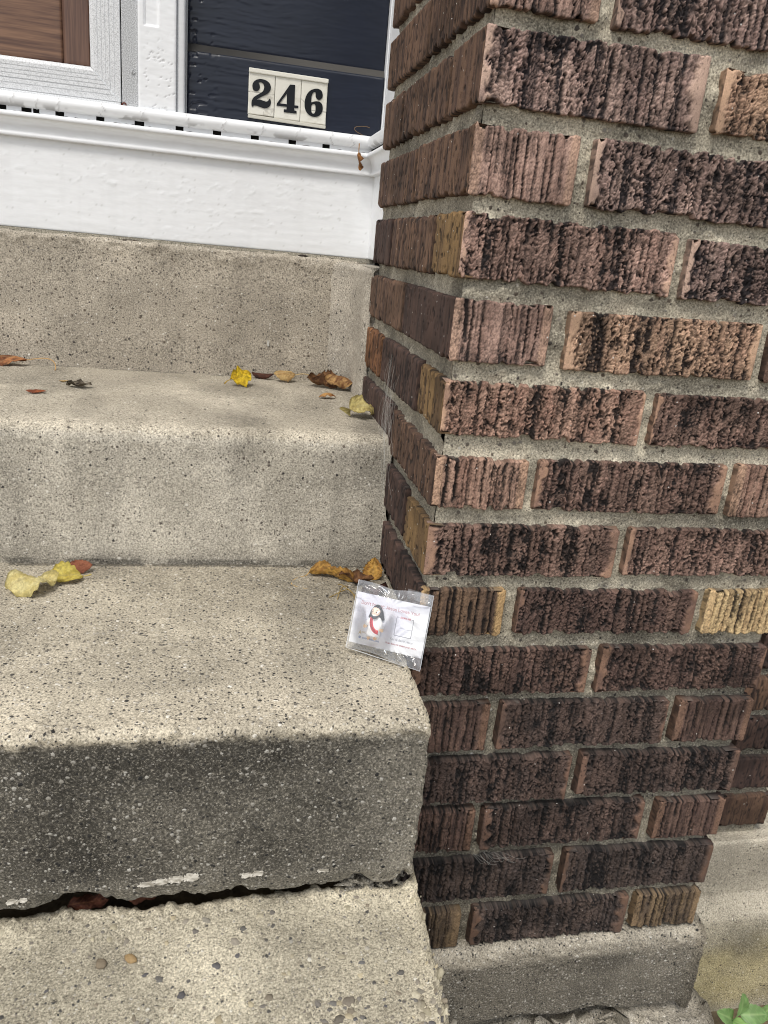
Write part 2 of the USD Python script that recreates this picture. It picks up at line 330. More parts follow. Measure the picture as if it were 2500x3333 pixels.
def face_bark(t, v, L, seed, st):
    body, body2, end, black, amt = st
    wob = (noise(P3(v / 0.010, t * 0, seed)) - 0.5) * 0.010 + (noise(P3(v / 0.003, t * 0, seed + 1)) - 0.5) * 0.004
    dl, dr = t + wob, L - t - wob
    wl = 0.004 + 0.009 * (0.5 + 0.5 * math.sin(seed * 3.7))
    wr = 0.004 + 0.011 * (0.5 + 0.5 * math.sin(seed * 5.1 + 1))
    we = sstep(wl * 0.5, wl * 1.0, dl) * sstep(wr * 0.5, wr * 1.0, dr)
    i, pc, d1, gap, r = lumps(t, v, L, seed, 0.0023, 0.0027)
    i2, pc2, d12, gap2, r2 = lumps(t, v, L, seed + 50, 0.0050, 0.0085)
    def bias(P, s2):
        col_ = noise(P3(P[:, 0] / 0.0050, P[:, 1] / 0.06, seed + 9 + s2), 4)
        zone = fbm(P3(P[:, 0] / 0.035, P[:, 1] / 0.03, seed + 3), 3, 6)
        return 0.5 * sstep(0.45, 0.8, col_) + 0.6 * sstep(0.42, 0.62, zone)
    lost = (r.uniform(0, 1, len(pc)) < amt * (0.03 + 0.75 * bias(pc, 0))).astype(float) * r.uniform(0.4, 1, len(pc))
    lost2 = (r2.uniform(0, 1, len(pc2)) < amt * (-0.12 + 0.7 * bias(pc2, 0))).astype(float) * r2.uniform(0.5, 1, len(pc2))
    hgt, tone_ = r.uniform(0, 1, len(pc)), r.uniform(0, 1, len(pc))
    b = fbm(P3(t / 0.0018, v / 0.0020, seed + 5), 2, 2)
    sm = sstep(0.0, 0.34, gap); sm2 = sstep(0.0, 0.25, gap2)
    rc = np.random.default_rng(int(seed * 3111) % 99991)
    edges_ = np.cumsum(np.r_[0.0, rc.uniform(0.0035, 0.0115, 80)])
    ncol = len(edges_)
    bendc = (noise(P3(v / 0.020, t / 0.02, seed + 71)) - 0.5) * 0.0040 + (noise(P3(t / 0.0013, v / 0.0016, seed + 72)) - 0.5) * 0.0022
    ci = np.clip(np.searchsorted(edges_, t + bendc + 0.003), 0, ncol - 1)
    cdark = (rc.uniform(0, 1, ncol) < 0.16 + 0.30 * amt) * rc.uniform(0.35, 1.0, ncol)
    chgt, ctone = rc.uniform(0, 1, ncol), rc.uniform(0.78, 1.16, ncol)
    vgate = sstep(0.30, 0.62, noise(P3(v / 0.016, t / 0.025, seed + 81)))
    cd = cdark[ci] * vgate
    g = grooves(t, v, L, seed + 0.5, 0.008, 0.0062, 0.36, 0.0030)
    low = np.maximum.reduce([lost[i] * (0.45 + 0.55 * sm), lost2[i2] * sm2, 0.9 * g])
    depth = we * (0.0040 * low + 0.0013 * hgt[i] + 0.0011 * (1 - sm) + 0.0014 * chgt[ci]) + (b - 0.5) * 0.0011 * (0.4 + 0.6 * we)
    big = fbm(P3(t / 0.012, v / 0.03, seed + 21), 3, 8)
    c = mixc(body, body2, np.clip(0.45 * tone_[i] + sstep(0.35, 0.65, big) * 0.65, 0, 1)) * ((0.66 + 0.60 * tone_[i]) * (1 + we * (ctone[ci] - 1)))[..., None]
    c = mixc(c, end, (1 - we) * (0.25 + 0.55 * sstep(0.35, 0.6, fbm(P3(t / 0.01, v / 0.02, seed + 2), 2))))
    zone_ = sstep(0.50, 0.66, fbm(P3(t / 0.030, v / 0.024, seed + 61), 3, 6)) * amt
    soot = we * np.clip(low * 1.05 + 0.45 * (1 - sm) * (0.3 + amt) + 0.45 * zone_ * (0.35 + 0.65 * tone_[i]) + 1.05 * cd * (0.35 + 0.65 * (hgt[i] > 0.35)), 0, 0.97)
    soot = np.maximum(soot, sstep(0.72, 0.82, noise(P3(t / 0.0014, v / 0.0018, seed + 30))) * 0.6)
    return depth, mixc(c, black, np.clip(soot, 0, 1))

def face_rug(t, v, L, seed, st):
    body, body2, end, black, amt = st
    b = fbm(P3(t / 0.0018, v / 0.0030, seed + 5), 2, 2)
    g = grooves(t, v, L, seed, 0.009, 0.0076, 0.30, 0.0016)
    g2 = grooves(t, v, L, seed + 3.3, 0.006, 0.0050, 0.52, 0.0012) * 0.45
    i, pc, d1, gap, r = lumps(t, v, L, seed, 0.0022, 0.0040)
    tone_ = r.uniform(0, 1, len(pc))
    sm = sstep(0.0, 0.3, gap)
    d = 0.0042 * np.maximum(g, g2) + 0.0006 * tone_[i] + 0.0004 * (1 - sm) + (b - 0.5) * 0.0009
    c = mixc(body, body2, np.clip(sstep(0.35, 0.65, fbm(P3(t / 0.006, v / 0.04, seed + 21), 3, 8)) * 0.8 + 0.25 * tone_[i], 0, 1)) * (0.88 + 0.22 * tone_[i])[..., None]
    e = 1 - sstep(0.007, 0.011, np.minimum(t, L - t))
    c = mixc(c, end, 0.7 * e)
    big = fbm(P3(t / 0.02, v / 0.03, seed + 3), 3, 6)
    soot = np.clip(np.maximum(g, g2) * 1.05 + sstep(0.54 - 0.1 * amt, 0.70, big * 0.6 + b * 0.4) * amt + 0.40 * (1 - sm), 0, 0.97)
    soot = np.maximum(soot, sstep(0.72, 0.82, noise(P3(t / 0.0014, v / 0.0020, seed + 30))) * 0.6)
    return d, mixc(c, black, soot)

def face_fine(t, v, L, seed, st):
    body, body2, end, black, amt = st
    s = noise(P3(t / 0.0016, v / 0.035, seed)) * 0.6 + noise(P3(t / 0.0034, v / 0.018, seed + 4)) * 0.4
    s2 = noise(P3(t / 0.008, v / 0.25, seed + 8))
    d = 0.0007 * s + 0.0004 * sstep(0.5, 0.8, s2)
    pits = sstep(0.62, 0.72, noise(P3(t / 0.0030, v / 0.0056, seed + 14)))
    d = d + 0.0010 * pits
    c = mixc(body, body2, sstep(0.35, 0.7, s * 0.5 + s2 * 0.5))
    c = mixc(c, end, 0.55 * (1 - sstep(0.002, 0.010, np.minimum(t, L - t))))
    soot = np.clip(pits * 0.95 + 0.75 * sstep(0.54, 0.74, s) + 0.5 * amt * sstep(0.5, 0.7, fbm(P3(t / 0.03, v / 0.03, seed + 2), 2)), 0, 1)
    return d, mixc(c, black, soot * 0.85)

def face_plain(t, v, L, seed, st):
    body, body2, end, black, amt = st
    b = fbm(P3(t / 0.003, v / 0.004, seed), 3)
    c = mixc(end * 0.45 + body * 0.25, black, 0.55 * sstep(0.45, 0.6, b) + 0.15)
    return (b - 0.5) * 0.0006, c

FACES = {"b": face_bark, "r": face_rug, "f": face_fine, "p": face_plain}

def SOOT_FIELD(V):
    """Grime that spreads over bricks and joints alike."""
    return 1 - 0.42 * sstep(0.50, 0.68, fbm(np.asarray(V) / np.array([0.10, 0.10, 0.07]), 4, 91)) * (0.6 + 0.4 * fbm(np.asarray(V) / 0.012, 3, 92))

def brick_mesh(path, kinds, styles, zt, zb_, seed, du=0.0011, dv=0.0011, rad=0.0022, cap=0.020):
    """A brick from the plan of its visible faces (outside on the right of the path); relief is pushed inwards, top and bottom run back into the mortar."""
    path = [np.array(p, float) for p in path]
    xy, nor, tt, LL, kk = [], [], [], [], []
    nseg = len(path) - 1
    for i in range(nseg):
        a, b = path[i], path[i + 1]
        L = np.linalg.norm(b - a); d = (b - a) / L; n = np.array([d[1], -d[0]])
        r0, r1 = (rad if i > 0 else 0), (rad if i < nseg - 1 else 0)
        step = du if kinds[i] in "br" else (0.0016 if kinds[i] == "f" else 0.004)
        m = max(3, int((L - r0 - r1) / step))
        for t in np.linspace(r0, L - r1, m):
            xy.append(a + d * t); nor.append(n); tt.append(t); LL.append(L); kk.append(i)
        if i < nseg - 1:
            d2 = path[i + 2] - b; d2 /= np.linalg.norm(d2); n2 = np.array([d2[1], -d2[0]])
            c = b - d * rad + d2 * rad - 0 * n
            c = b - n * rad - n2 * rad if abs(d @ d2) < 1e-6 else b
            for w in (0.35, 0.5, 0.65):
                nn = n * (1 - w) + n2 * w; nn /= np.linalg.norm(nn)
                xy.append(c + nn * rad); nor.append(nn)
                if w < 0.5:
                    tt.append(L); LL.append(L); kk.append(i)
                else:
                    tt.append(0.0); LL.append(np.linalg.norm(path[i + 2] - b)); kk.append(i + 1)
    xy, nor, tt, LL, kk = map(np.array, (xy, nor, tt, LL, kk))
    s = np.r_[0, np.cumsum(np.linalg.norm(np.diff(xy, axis=0), axis=1))]
    ztop = np.interp(s, [0, s[-1]], zt); zbot = np.interp(s, [0, s[-1]], zb_)
    nv = max(6, int((ztop.mean() - zbot.mean()) / dv))
    w = np.linspace(0, 1, nv)
    Hh = (ztop - zbot)[:, None]
    wobt = (noise(P3(s / 0.006, s * 0, seed + 40)) - 0.5)[:, None] * 0.0022 + (noise(P3(s / 0.0022, s * 0, seed + 44)) - 0.5)[:, None] * 0.0012
    wobb = (noise(P3(s / 0.006, s * 0, seed + 50)) - 0.5)[:, None] * 0.0030 + (noise(P3(s / 0.0022, s * 0, seed + 54)) - 0.5)[:, None] * 0.0016
    wobt = wobt - (0.0032 * sstep(0.60, 0.76, noise(P3(s / 0.0075, s * 0, seed + 60))))[:, None] - (0.0014 * sstep(0.6, 0.8, noise(P3(s / 0.0026, s * 0, seed + 61))))[:, None]
    wobb = wobb + (0.0036 * sstep(0.58, 0.76, noise(P3(s / 0.0080, s * 0, seed + 62))))[:, None]
    Z = (zbot[:, None] + wobb) + w[None] * (Hh + wobt - wobb)
    depth, col = np.zeros(Z.shape), np.zeros(Z.shape + (3,))
    for i in range(nseg):
        k = kk == i
        t2 = np.broadcast_to(tt[k][:, None], Z[k].shape)
        v2 = np.broadcast_to((w * BH)[None], Z[k].shape)
        dd, cc = FACES[kinds[i]](t2, v2, LL[k][0], seed + i * 7.7, styles[i])
        depth[k], col[k] = dd, cc
    e = np.minimum(w[None] * Hh, (1 - w[None]) * Hh)
    re = 0.0020
    q = np.clip(re - e, 0, re)
    depth = depth * (0.55 + 0.45 * sstep(0, 0.004, e)) + (re - np.sqrt(np.maximum(re * re - q * q, 0)))
    XY = xy[:, None] - nor[:, None] * depth[..., None]
    V = np.concatenate([XY, Z[..., None]], -1)
    col = col * (SOOT_FIELD(V) * (0.90 + 0.2 * ((seed * 0.618) % 1)))[..., None]
    inner = xy - nor * cap
    top = np.c_[inner, ztop - 0.001][:, None]; bot = np.c_[inner, zbot + 0.001][:, None]
    V = np.concatenate([bot, V, top], 1)
    dirt = np.array([0.14, 0.13, 0.12])
    ctop = (col[:, -1] * 0.4 + dirt * 0.6)[:, None]; cbot = (col[:, 0] * 0.8)[:, None]
    C = np.concatenate([cbot, col, ctop], 1)
    return (V.reshape(-1, 3), grid_faces(V.shape[0], V.shape[1])), C.reshape(-1, 3)

pillar = thing("brick_pillar", "square pillar of rough dark red and black bricks to the right of the steps", "pillar", (0.21, 0.21, -1.2))
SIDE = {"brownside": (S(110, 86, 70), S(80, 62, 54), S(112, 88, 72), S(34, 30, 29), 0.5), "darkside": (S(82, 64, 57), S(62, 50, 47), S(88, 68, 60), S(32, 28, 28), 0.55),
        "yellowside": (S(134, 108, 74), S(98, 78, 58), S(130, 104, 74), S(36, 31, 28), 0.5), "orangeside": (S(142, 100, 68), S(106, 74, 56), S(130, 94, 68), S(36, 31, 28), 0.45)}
D_PIL = 0.4236
seedc = 1.0
for (row, x0, x1, tl, tr, bl, br, kind, sty) in FRONT:
    seedc += 3.137
    x0, x1, tl, tr, bl, br = (q / 1000 for q in (x0, x1, tl, tr, bl, br))
    st = STYLE[sty]
    back = 0.026
    if x0 == 0:
        if row % 2 == 0:   # a header at the front is the end of a stretcher on the left face
            sd_ = SIDE["darkside" if row in (4, 8, 10, 12, 14) else "brownside"]; yd = 0.2035
        else:
            sd_ = SIDE["yellowside" if row in (3, 5, 7) else "brownside"]; yd = 0.0955
        path, kinds, sts = [(0.0, yd), (0.0, 0.0), (x1, 0.0), (x1, back)], ["f", kind, "p"], [sd_, st, st]
    else:
        path, kinds, sts = [(x0, back), (x0, 0.0), (x1, 0.0), (x1, back)], ["p", kind, "p"], [st, st, st]
    if x1 > 0.41:
        path[-1] = (x1, 0.0955 if row % 2 == 1 else 0.2035); kinds[-1] = "f"; sts[-1] = SIDE["darkside"]
    fine = row >= -1
    m, c = brick_mesh(path, kinds, sts, (tl, tr), (bl, br), seedc, du=0.00085 if fine else 0.003, dv=0.00085 if fine else 0.003)
    obj("brick", m, "brick_clay", pillar, smooth=True, col=c)
# left face: the bricks behind the corner ones
for row in range(-3, 15):
    zt, zbt = -row * PITCH + 0.0005, -row * PITCH - BH
    if row % 2 == 0:
        spans = [(D_PIL, 0.2150)]
    else:
        spans = [(0.3050, 0.1065), (D_PIL, 0.3170)]
    for j, (ya, yb_) in enumerate(spans):
        seedc += 2.71
        sty = SIDE["orangeside" if (row == 5 and j == 1) else "darkside" if row >= 5 or (row == 3 and j == 1) else "brownside"]
        a = (0.02, ya) if ya == D_PIL else (0.02, ya)
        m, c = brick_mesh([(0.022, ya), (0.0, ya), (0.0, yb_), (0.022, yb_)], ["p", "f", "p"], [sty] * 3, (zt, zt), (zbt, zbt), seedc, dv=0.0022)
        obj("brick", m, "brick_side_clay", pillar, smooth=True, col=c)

def mortar_sheet(a, b, nor, z0, z1, step, seed, amp=0.0016):
    L = np.linalg.norm(np.subtract(b, a)); n, m = int(L / step), int((z1 - z0) / step)
    s, z = np.linspace(0, 1, n), np.linspace(z0, z1, m)
    X = np.array(a)[None, None] + (np.array(b) - np.array(a))[None, None] * s[:, None, None] + np.zeros((1, m, 1))
    Z = np.broadcast_to(z[None], (n, m))
    q = np.stack([X[..., 0] / 0.006, X[..., 1] / 0.006, Z / 0.006], -1)
    h = (fbm(q, 3, seed) - 0.5) * 2 * amp + (fbm(q * 0.12, 2, seed + 7) - 0.5) * 0.004 - 0.0040 * sstep(-0.50, -0.80, Z) + 0.0035 * sstep(0.55, 0.75, fbm(q * 0.25, 3, seed + 13))
    V = np.concatenate([X + np.array(nor)[None, None] * h[..., None], Z[..., None]], -1)
    return V, grid_faces(n, m)

def tone(V, lo, hi, scale, seed):
    return mixc(np.full(3, lo), np.full(3, hi), sstep(0.3, 0.7, fbm(V / scale, 4, seed)))

def mortar_colour(V):
    t = 0.95 * (1.0 - 0.50 * sstep(-0.44, -0.80, V[:, 2] + 0.10 * (fbm(V / 0.09, 3, 51) - 0.5))) * (1 - 0.32 * sstep(0.54, 0.70, fbm(V / 0.035, 4, 57))) * SOOT_FIELD(V) * 1.10
    c = t[:, None] * np.array([1.0, 0.985, 0.95]) * tone(V, 0.78, 1.12, 0.05, 31)
    return c

ry, rx = 0.0095, 0.0085
V1, F1 = mortar_sheet((rx, ry), (W_PIL - 0.008, ry), (0, -1), -1.05, 0.22, 0.0022, 5)
V2, F2 = mortar_sheet((rx, D_PIL - 0.010), (rx, ry), (-1, 0), -1.05, 0.22, 0.003, 9)
obj("mortar", (V1.reshape(-1, 3), F1), "mortar_bed", pillar, smooth=True, col=mortar_colour(V1.reshape(-1, 3)))
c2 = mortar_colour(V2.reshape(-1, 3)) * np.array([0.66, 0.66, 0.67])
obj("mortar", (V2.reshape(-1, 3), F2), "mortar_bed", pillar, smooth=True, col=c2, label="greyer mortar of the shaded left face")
core = box(0.016, W_PIL - 0.008, 0.019, D_PIL - 0.010, -1.05, 0.2)
obj("core", core, "mortar_bed", pillar, col=np.ones((len(core.vertices), 3)))

# ------------------------------------------------------------------ concrete bodies swept along x
def sweep(profile, xs, seed, amp=0.0007, chip=0.0, chip_at=None, ends=(0.0, 0.008), closed=True, lump=0.0012):
    """profile: dense (y, z) outline, outside on its left; xs: stations along x. Returns vertices (n_x, n_p, 3) and faces, ends capped."""
    pr = np.asarray(profile, float)
    t = np.gradient(pr, axis=0); t /= np.linalg.norm(t, axis=1, keepdims=True) + 1e-12
    nor = np.c_[-t[:, 1], t[:, 0]]
    xs = np.asarray(xs, float)
    X = np.repeat(xs[:, None], len(pr), 1)
    Y, Z = np.repeat(pr[None, :, 0], len(xs), 0), np.repeat(pr[None, :, 1], len(xs), 0)
    q = np.stack([X, Y, Z], -1)
    h = (fbm(q / 0.0055, 3, seed) - 0.5) * 2 * amp + (fbm(q / 0.05, 3, seed + 3) - 0.5) * 2 * lump
    if chip:
        k = np.exp(-((np.hypot(Y - chip_at[0], Z - chip_at[1]) / 0.016) ** 2))
        h = h - k * chip * (sstep(0.52, 0.72, fbm(q / 0.013, 3, seed + 8)) + 0.5 * sstep(0.5, 0.7, fbm(q / 0.005, 2, seed + 9)))
    for end, rr in zip((xs[0], xs[-1]), ends):
        if rr > 0:
            e = np.clip(rr - np.abs(X - end), 0, rr)
            h = h - (rr - np.sqrt(np.maximum(rr * rr - e * e, 0)))
    P = np.stack([X, Y + nor[None, :, 0] * h, Z + nor[None, :, 1] * h], -1)
    wob = (fbm(np.stack([Y / 0.009, Z / 0.009, 0 * Y], -1), 3, seed + 5) - 0.5) * 0.005
    P[-1, :, 0] += wob[-1]; P[-2, :, 0] += wob[-1] * 0.6
    n, m = len(xs), len(pr)
    F = grid_faces(n, m)
    poly = np.ascontiguousarray(pr)
    tri = earcut.triangulate_float64(poly, np.array([len(poly)], np.uint32)).reshape(-1, 3)
    return P, np.vstack([F, tri[:, ::-1], tri + (n - 1) * m])

def dense(pts, step):
    out = []
    for a, b in zip(pts[:-1], pts[1:]):
        a, b = np.array(a, float), np.array(b, float)
        n = max(1, int(np.linalg.norm(b - a) / step))
        out += [a + (b - a) * k / n for k in range(n)]
    return np.array(out + [np.array(pts[-1], float)])

def arc(c, r, a0, a1, n=7):
    return [(c[0] + r * math.cos(math.radians(a)), c[1] + r * math.sin(math.radians(a))) for a in np.linspace(a0, a1, n)]

def stations(x0, x1, step, far=-1.3):
    return np.r_[np.linspace(far, x0, 14)[:-1], np.arange(x0, x1 - step / 2, step), x1]

stairs = thing("concrete_steps", "weathered grey concrete steps with exposed pebbles under the white door sill", "steps", (-0.5, 0.2, -1.4))
# landing: top, front arris, riser down to below the tread
pr = dense([(0.70, -0.272), (0.580, -0.2715)] + arc((0.580, -0.2775), 0.006, 90, 180) + [(0.573, -0.40), (0.570, -0.475), (0.70, -0.475)], 0.0028)
P_, F_ = sweep(pr, stations(-0.62, 0.004, 0.0028), 21, chip=0.003, chip_at=(0.575, -0.273), ends=(0, 0.0))
v = P_.reshape(-1, 3)
c = tone(v, 0.96, 1.18, 0.12, 3)
c *= (1 - 0.12 * sstep(-0.36, -0.455, v[:, 2]))[:, None]
c *= np.array([1.0, 0.985, 0.955])
def stains(v, seed, k=0.11):
    """Old water marks: runs down the risers, blotches on the treads."""
    run = fbm(np.stack([v[:, 0] / 0.030, v[:, 2] / 0.22, v[:, 1] / 0.22], -1), 4, seed)
    blot = fbm(v / np.array([0.11, 0.07, 0.07]), 4, seed + 5)
    return (1 - k * sstep(0.50, 0.70, run)) * (1 - k * sstep(0.52, 0.68, blot)) * (1 + 0.10 * sstep(0.55, 0.7, fbm(v / 0.05, 3, seed + 9)))
c *= stains(v, 61)[:, None]
obj("landing", (v, F_), "riser_concrete", stairs, smooth=True, col=c)
# the short return of the landing, forward to the pillar
n1, n2 = 70, 90
yy, zz = np.linspace(0.585, 0.414, n1), np.linspace(-0.476, -0.2732, n2)
YY, ZZ = np.meshgrid(yy, zz, indexing="ij")
xx = -0.0030 - 0.034 * np.exp(-((0.575 - YY) / 0.022)) * (YY < 0.60) + (fbm(np.stack([YY / 0.006, ZZ / 0.006, 0 * YY], -1), 3, 4) - 0.5) * 0.0016 + (fbm(np.stack([YY / 0.05, ZZ / 0.05, 0 * YY], -1), 2, 6) - 0.5) * 0.004
xx += 0.006 * sstep(0.445, 0.424, YY)
xx += 0.007 * sstep(0.006, 0.0, -0.2732 - ZZ)
v = np.stack([xx, YY, ZZ], -1).reshape(-1, 3)
obj("landing_return", (v, grid_faces(n1, n2, True)), "riser_concrete", stairs, smooth=True, col=tone(v, 0.92, 1.2, 0.04, 8))
b = box(0.0015, 0.034, 0.418, 0.580, -0.476, -0.2735)
obj("return_core", b, "worn_concrete", stairs, col=np.full((len(b.vertices), 3), 0.85))
# upper tread and its riser
pr = dense([(0.72, -0.4575), (0.236, -0.4625)] + arc((0.232, -0.4815), 0.019, 88, 176, 9) + [(0.2085, -0.56), (0.2045, -0.60), (0.2035, -0.645), (0.72, -0.645)], 0.0026)
P_, F_ = sweep(pr, stations(-0.62, 0.0035, 0.0026), 33, amp=0.0009, chip=0.003, chip_at=(0.222, -0.468), ends=(0, 0.004))
v = P_.reshape(-1, 3)
c = tone(v, 0.86, 1.1, 0.09, 5)
tread = sstep(-0.476, -0.466, v[:, 2])
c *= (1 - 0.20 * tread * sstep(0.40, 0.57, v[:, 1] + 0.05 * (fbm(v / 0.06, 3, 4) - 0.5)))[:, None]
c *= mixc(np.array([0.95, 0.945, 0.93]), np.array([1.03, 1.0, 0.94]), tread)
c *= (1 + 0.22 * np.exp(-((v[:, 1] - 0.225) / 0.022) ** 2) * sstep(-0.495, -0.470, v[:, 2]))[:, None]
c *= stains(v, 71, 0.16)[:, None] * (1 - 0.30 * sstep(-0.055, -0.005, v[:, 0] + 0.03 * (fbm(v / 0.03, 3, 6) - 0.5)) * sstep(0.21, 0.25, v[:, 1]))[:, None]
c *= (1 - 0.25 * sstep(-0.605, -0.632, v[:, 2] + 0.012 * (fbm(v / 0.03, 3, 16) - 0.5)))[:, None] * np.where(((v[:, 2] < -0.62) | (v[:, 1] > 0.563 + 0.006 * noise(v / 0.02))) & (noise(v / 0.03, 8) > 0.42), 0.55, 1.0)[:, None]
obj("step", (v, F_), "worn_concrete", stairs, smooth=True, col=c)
# lower tread with the dirty riser
XE = -0.0200
pr = dense([(0.30, -0.6280), (-0.120, -0.6225), (-0.1335, -0.6230)] + arc((-0.1345, -0.6300), 0.0068, 88, 178, 6) + [(-0.1415, -0.70), (-0.1405, -0.780)] + [(-0.1365, -0.793), (-0.126, -0.801), (-0.10, -0.803), (0.30, -0.803)], 0.0022)
P_, F_ = sweep(pr, stations(-0.52, XE, 0.0022), 47, amp=0.0010, chip=0.0036, chip_at=(-0.1395, -0.625), ends=(0, 0.005), lump=0.0007)
low = (P_[..., 2] < -0.772) & (P_[..., 1] < -0.05)
rag = (fbm(np.stack([P_[..., 0] / 0.022, P_[..., 1] / 0.05, 0 * P_[..., 0]], -1), 4, 12) - 0.42) * 0.022
kk_ = sstep(-0.775, -0.798, P_[..., 2]) * (P_[..., 1] < -0.05)
P_[..., 2] += np.where(low, kk_ * np.clip(rag, -0.004, 0.008), 0)
P_[..., 1] += np.where(low, kk_ * np.clip(rag * 0.9, 0, 0.01), 0)
back = (P_[..., 1] > 0.002)   # behind the pillar's front plane the step runs up to the bricks
P_[-1, :, 0] += np.where(back[-1], 0.022, 0)
P_[-2, :, 0] += np.where(back[-2], 0.022, 0)
v = P_.reshape(-1, 3)
c = tone(v, 0.88, 1.1, 0.10, 6)
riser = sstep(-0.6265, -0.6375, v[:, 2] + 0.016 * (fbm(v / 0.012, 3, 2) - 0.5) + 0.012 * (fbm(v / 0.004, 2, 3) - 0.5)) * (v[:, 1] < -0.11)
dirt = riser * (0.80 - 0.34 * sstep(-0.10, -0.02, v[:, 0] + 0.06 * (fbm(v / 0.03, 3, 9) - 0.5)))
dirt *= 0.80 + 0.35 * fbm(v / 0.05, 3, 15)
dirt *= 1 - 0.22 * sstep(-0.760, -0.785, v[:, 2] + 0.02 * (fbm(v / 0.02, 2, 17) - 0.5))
tread = sstep(-0.640, -0.630, v[:, 2])
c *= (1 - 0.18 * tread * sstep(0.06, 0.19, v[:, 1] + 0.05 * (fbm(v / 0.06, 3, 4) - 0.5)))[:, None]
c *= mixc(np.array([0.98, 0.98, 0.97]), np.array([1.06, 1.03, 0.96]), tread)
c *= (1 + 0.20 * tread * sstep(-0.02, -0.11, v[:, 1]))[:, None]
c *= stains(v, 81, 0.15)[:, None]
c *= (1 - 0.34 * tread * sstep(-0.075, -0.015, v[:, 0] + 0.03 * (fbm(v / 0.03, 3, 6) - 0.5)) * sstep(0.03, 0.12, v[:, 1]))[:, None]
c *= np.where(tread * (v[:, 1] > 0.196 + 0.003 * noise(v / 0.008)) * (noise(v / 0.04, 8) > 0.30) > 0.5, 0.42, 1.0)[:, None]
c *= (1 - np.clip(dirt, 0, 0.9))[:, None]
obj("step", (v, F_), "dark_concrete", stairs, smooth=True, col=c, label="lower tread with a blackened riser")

# bottom step: a separate slab that has sunk and left a crack
slab = thing("sunken_bottom_step", "pale pebbly concrete step at the bottom that has sunk away leaving a dark crack", "step", (-0.4, -0.4, -1.4))
pr = dense([(-0.118, -0.86), (-0.118, -0.823)] + arc((-0.126, -0.823), 0.008, 0, 88, 6) + [(-0.20, -0.8155), (-0.44, -0.8185)] + arc((-0.44, -0.8335), 0.015, 92, 178, 6) + [(-0.457, -1.05), (-0.118, -1.05)], 0.0022)
P_, F_ = sweep(pr, stations(-0.52, -0.0095, 0.0022), 61, amp=0.0013, chip=0.004, chip_at=(-0.122, -0.817), ends=(0, 0.010), lump=0.0022)
edge = (P_[..., 1] > -0.16) & (P_[..., 2] > -0.85)
P_[..., 1] += np.where(edge, (fbm(np.stack([P_[..., 0] / 0.03, 0 * P_[..., 0], 0 * P_[..., 0]], -1), 4, 22) - 0.5) * 0.012 * sstep(-0.16, -0.13, P_[..., 1]), 0)
P_[..., 0] += 0.05 * (P_[..., 1] + 0.118) * sstep(-0.25, -0.02, P_[..., 0])
P_[..., 2] += 0.015 * (P_[..., 0] + 0.05)
slab_P = P_
v = P_.reshape(-1, 3)
c = tone(v, 0.82, 1.12, 0.07, 26) * np.array([1.0, 0.985, 0.93])
c *= (1 + 0.22 * sstep(-0.165, -0.14, v[:, 1] + 0.03 * (fbm(v / 0.02, 3, 4) - 0.5)) * sstep(0.45, 0.6, fbm(v / 0.03, 3, 41)))[:, None]
c *= stains(v, 97, 0.14)[:, None]
obj("slab", (v, F_[:, ::-1]), "lower_concrete", slab, smooth=True, col=c)

# pebbles that stand out of the worn concrete
ICO = trimesh.creation.icosphere(subdivisions=1, radius=1.0)
PCOL = [S(126, 121, 110), S(142, 135, 119), S(104, 101, 96), S(156, 148, 128), S(164, 156, 134), S(130, 121, 106), S(190, 182, 160), S(136, 129, 117), S(168, 157, 132), S(116, 111, 104), S(148, 140, 123), S(92, 90, 90)]

def pebbles(centres, normals, radii, seed):
    r = np.random.default_rng(seed)
    V, F, C = [], [], []
    for k, (p, nrm, rad) in enumerate(zip(centres, normals, radii)):
        nrm = nrm / np.linalg.norm(nrm)
        a = np.cross(nrm, r.normal(size=3)); a /= np.linalg.norm(a); b = np.cross(nrm, a)
        u = ICO.vertices * (1 + 0.17 * r.normal(size=(len(ICO.vertices), 1)))
        w = u[:, :1] * a * rad * r.uniform(0.9, 1.35) + u[:, 1:2] * b * rad * r.uniform(0.7, 1.0) + u[:, 2:] * nrm * rad * r.uniform(0.4, 0.62)
        V.append(w + p - nrm * rad * 0.20); F.append(ICO.faces + 42 * k)
        C.append(np.repeat((PCOL[r.integers(len(PCOL))] * r.uniform(0.85, 1.25))[None], 42, 0))
    return (np.vstack(V), np.vstack(F)), np.vstack(C)

def on_grid(P, sel, count, seed, weight=None):
    """Random points and normals on a swept body, among the cells that sel picks."""
    r = np.random.default_rng(seed)
    dx, ds = np.gradient(P, axis=0), np.gradient(P, axis=1)
    N = np.cross(ds, dx)
    idx = np.argwhere(sel)
    area = np.linalg.norm(N, axis=-1)[sel]
    if weight is not None:
        area = area * weight[sel]
    pick = idx[r.choice(len(idx), count, p=area / area.sum())]
    p = P[pick[:, 0], pick[:, 1]] + dx[pick[:, 0], pick[:, 1]] * r.uniform(-.5, .5, (count, 1)) + ds[pick[:, 0], pick[:, 1]] * r.uniform(-.5, .5, (count, 1))
    return p, N[pick[:, 0], pick[:, 1]]

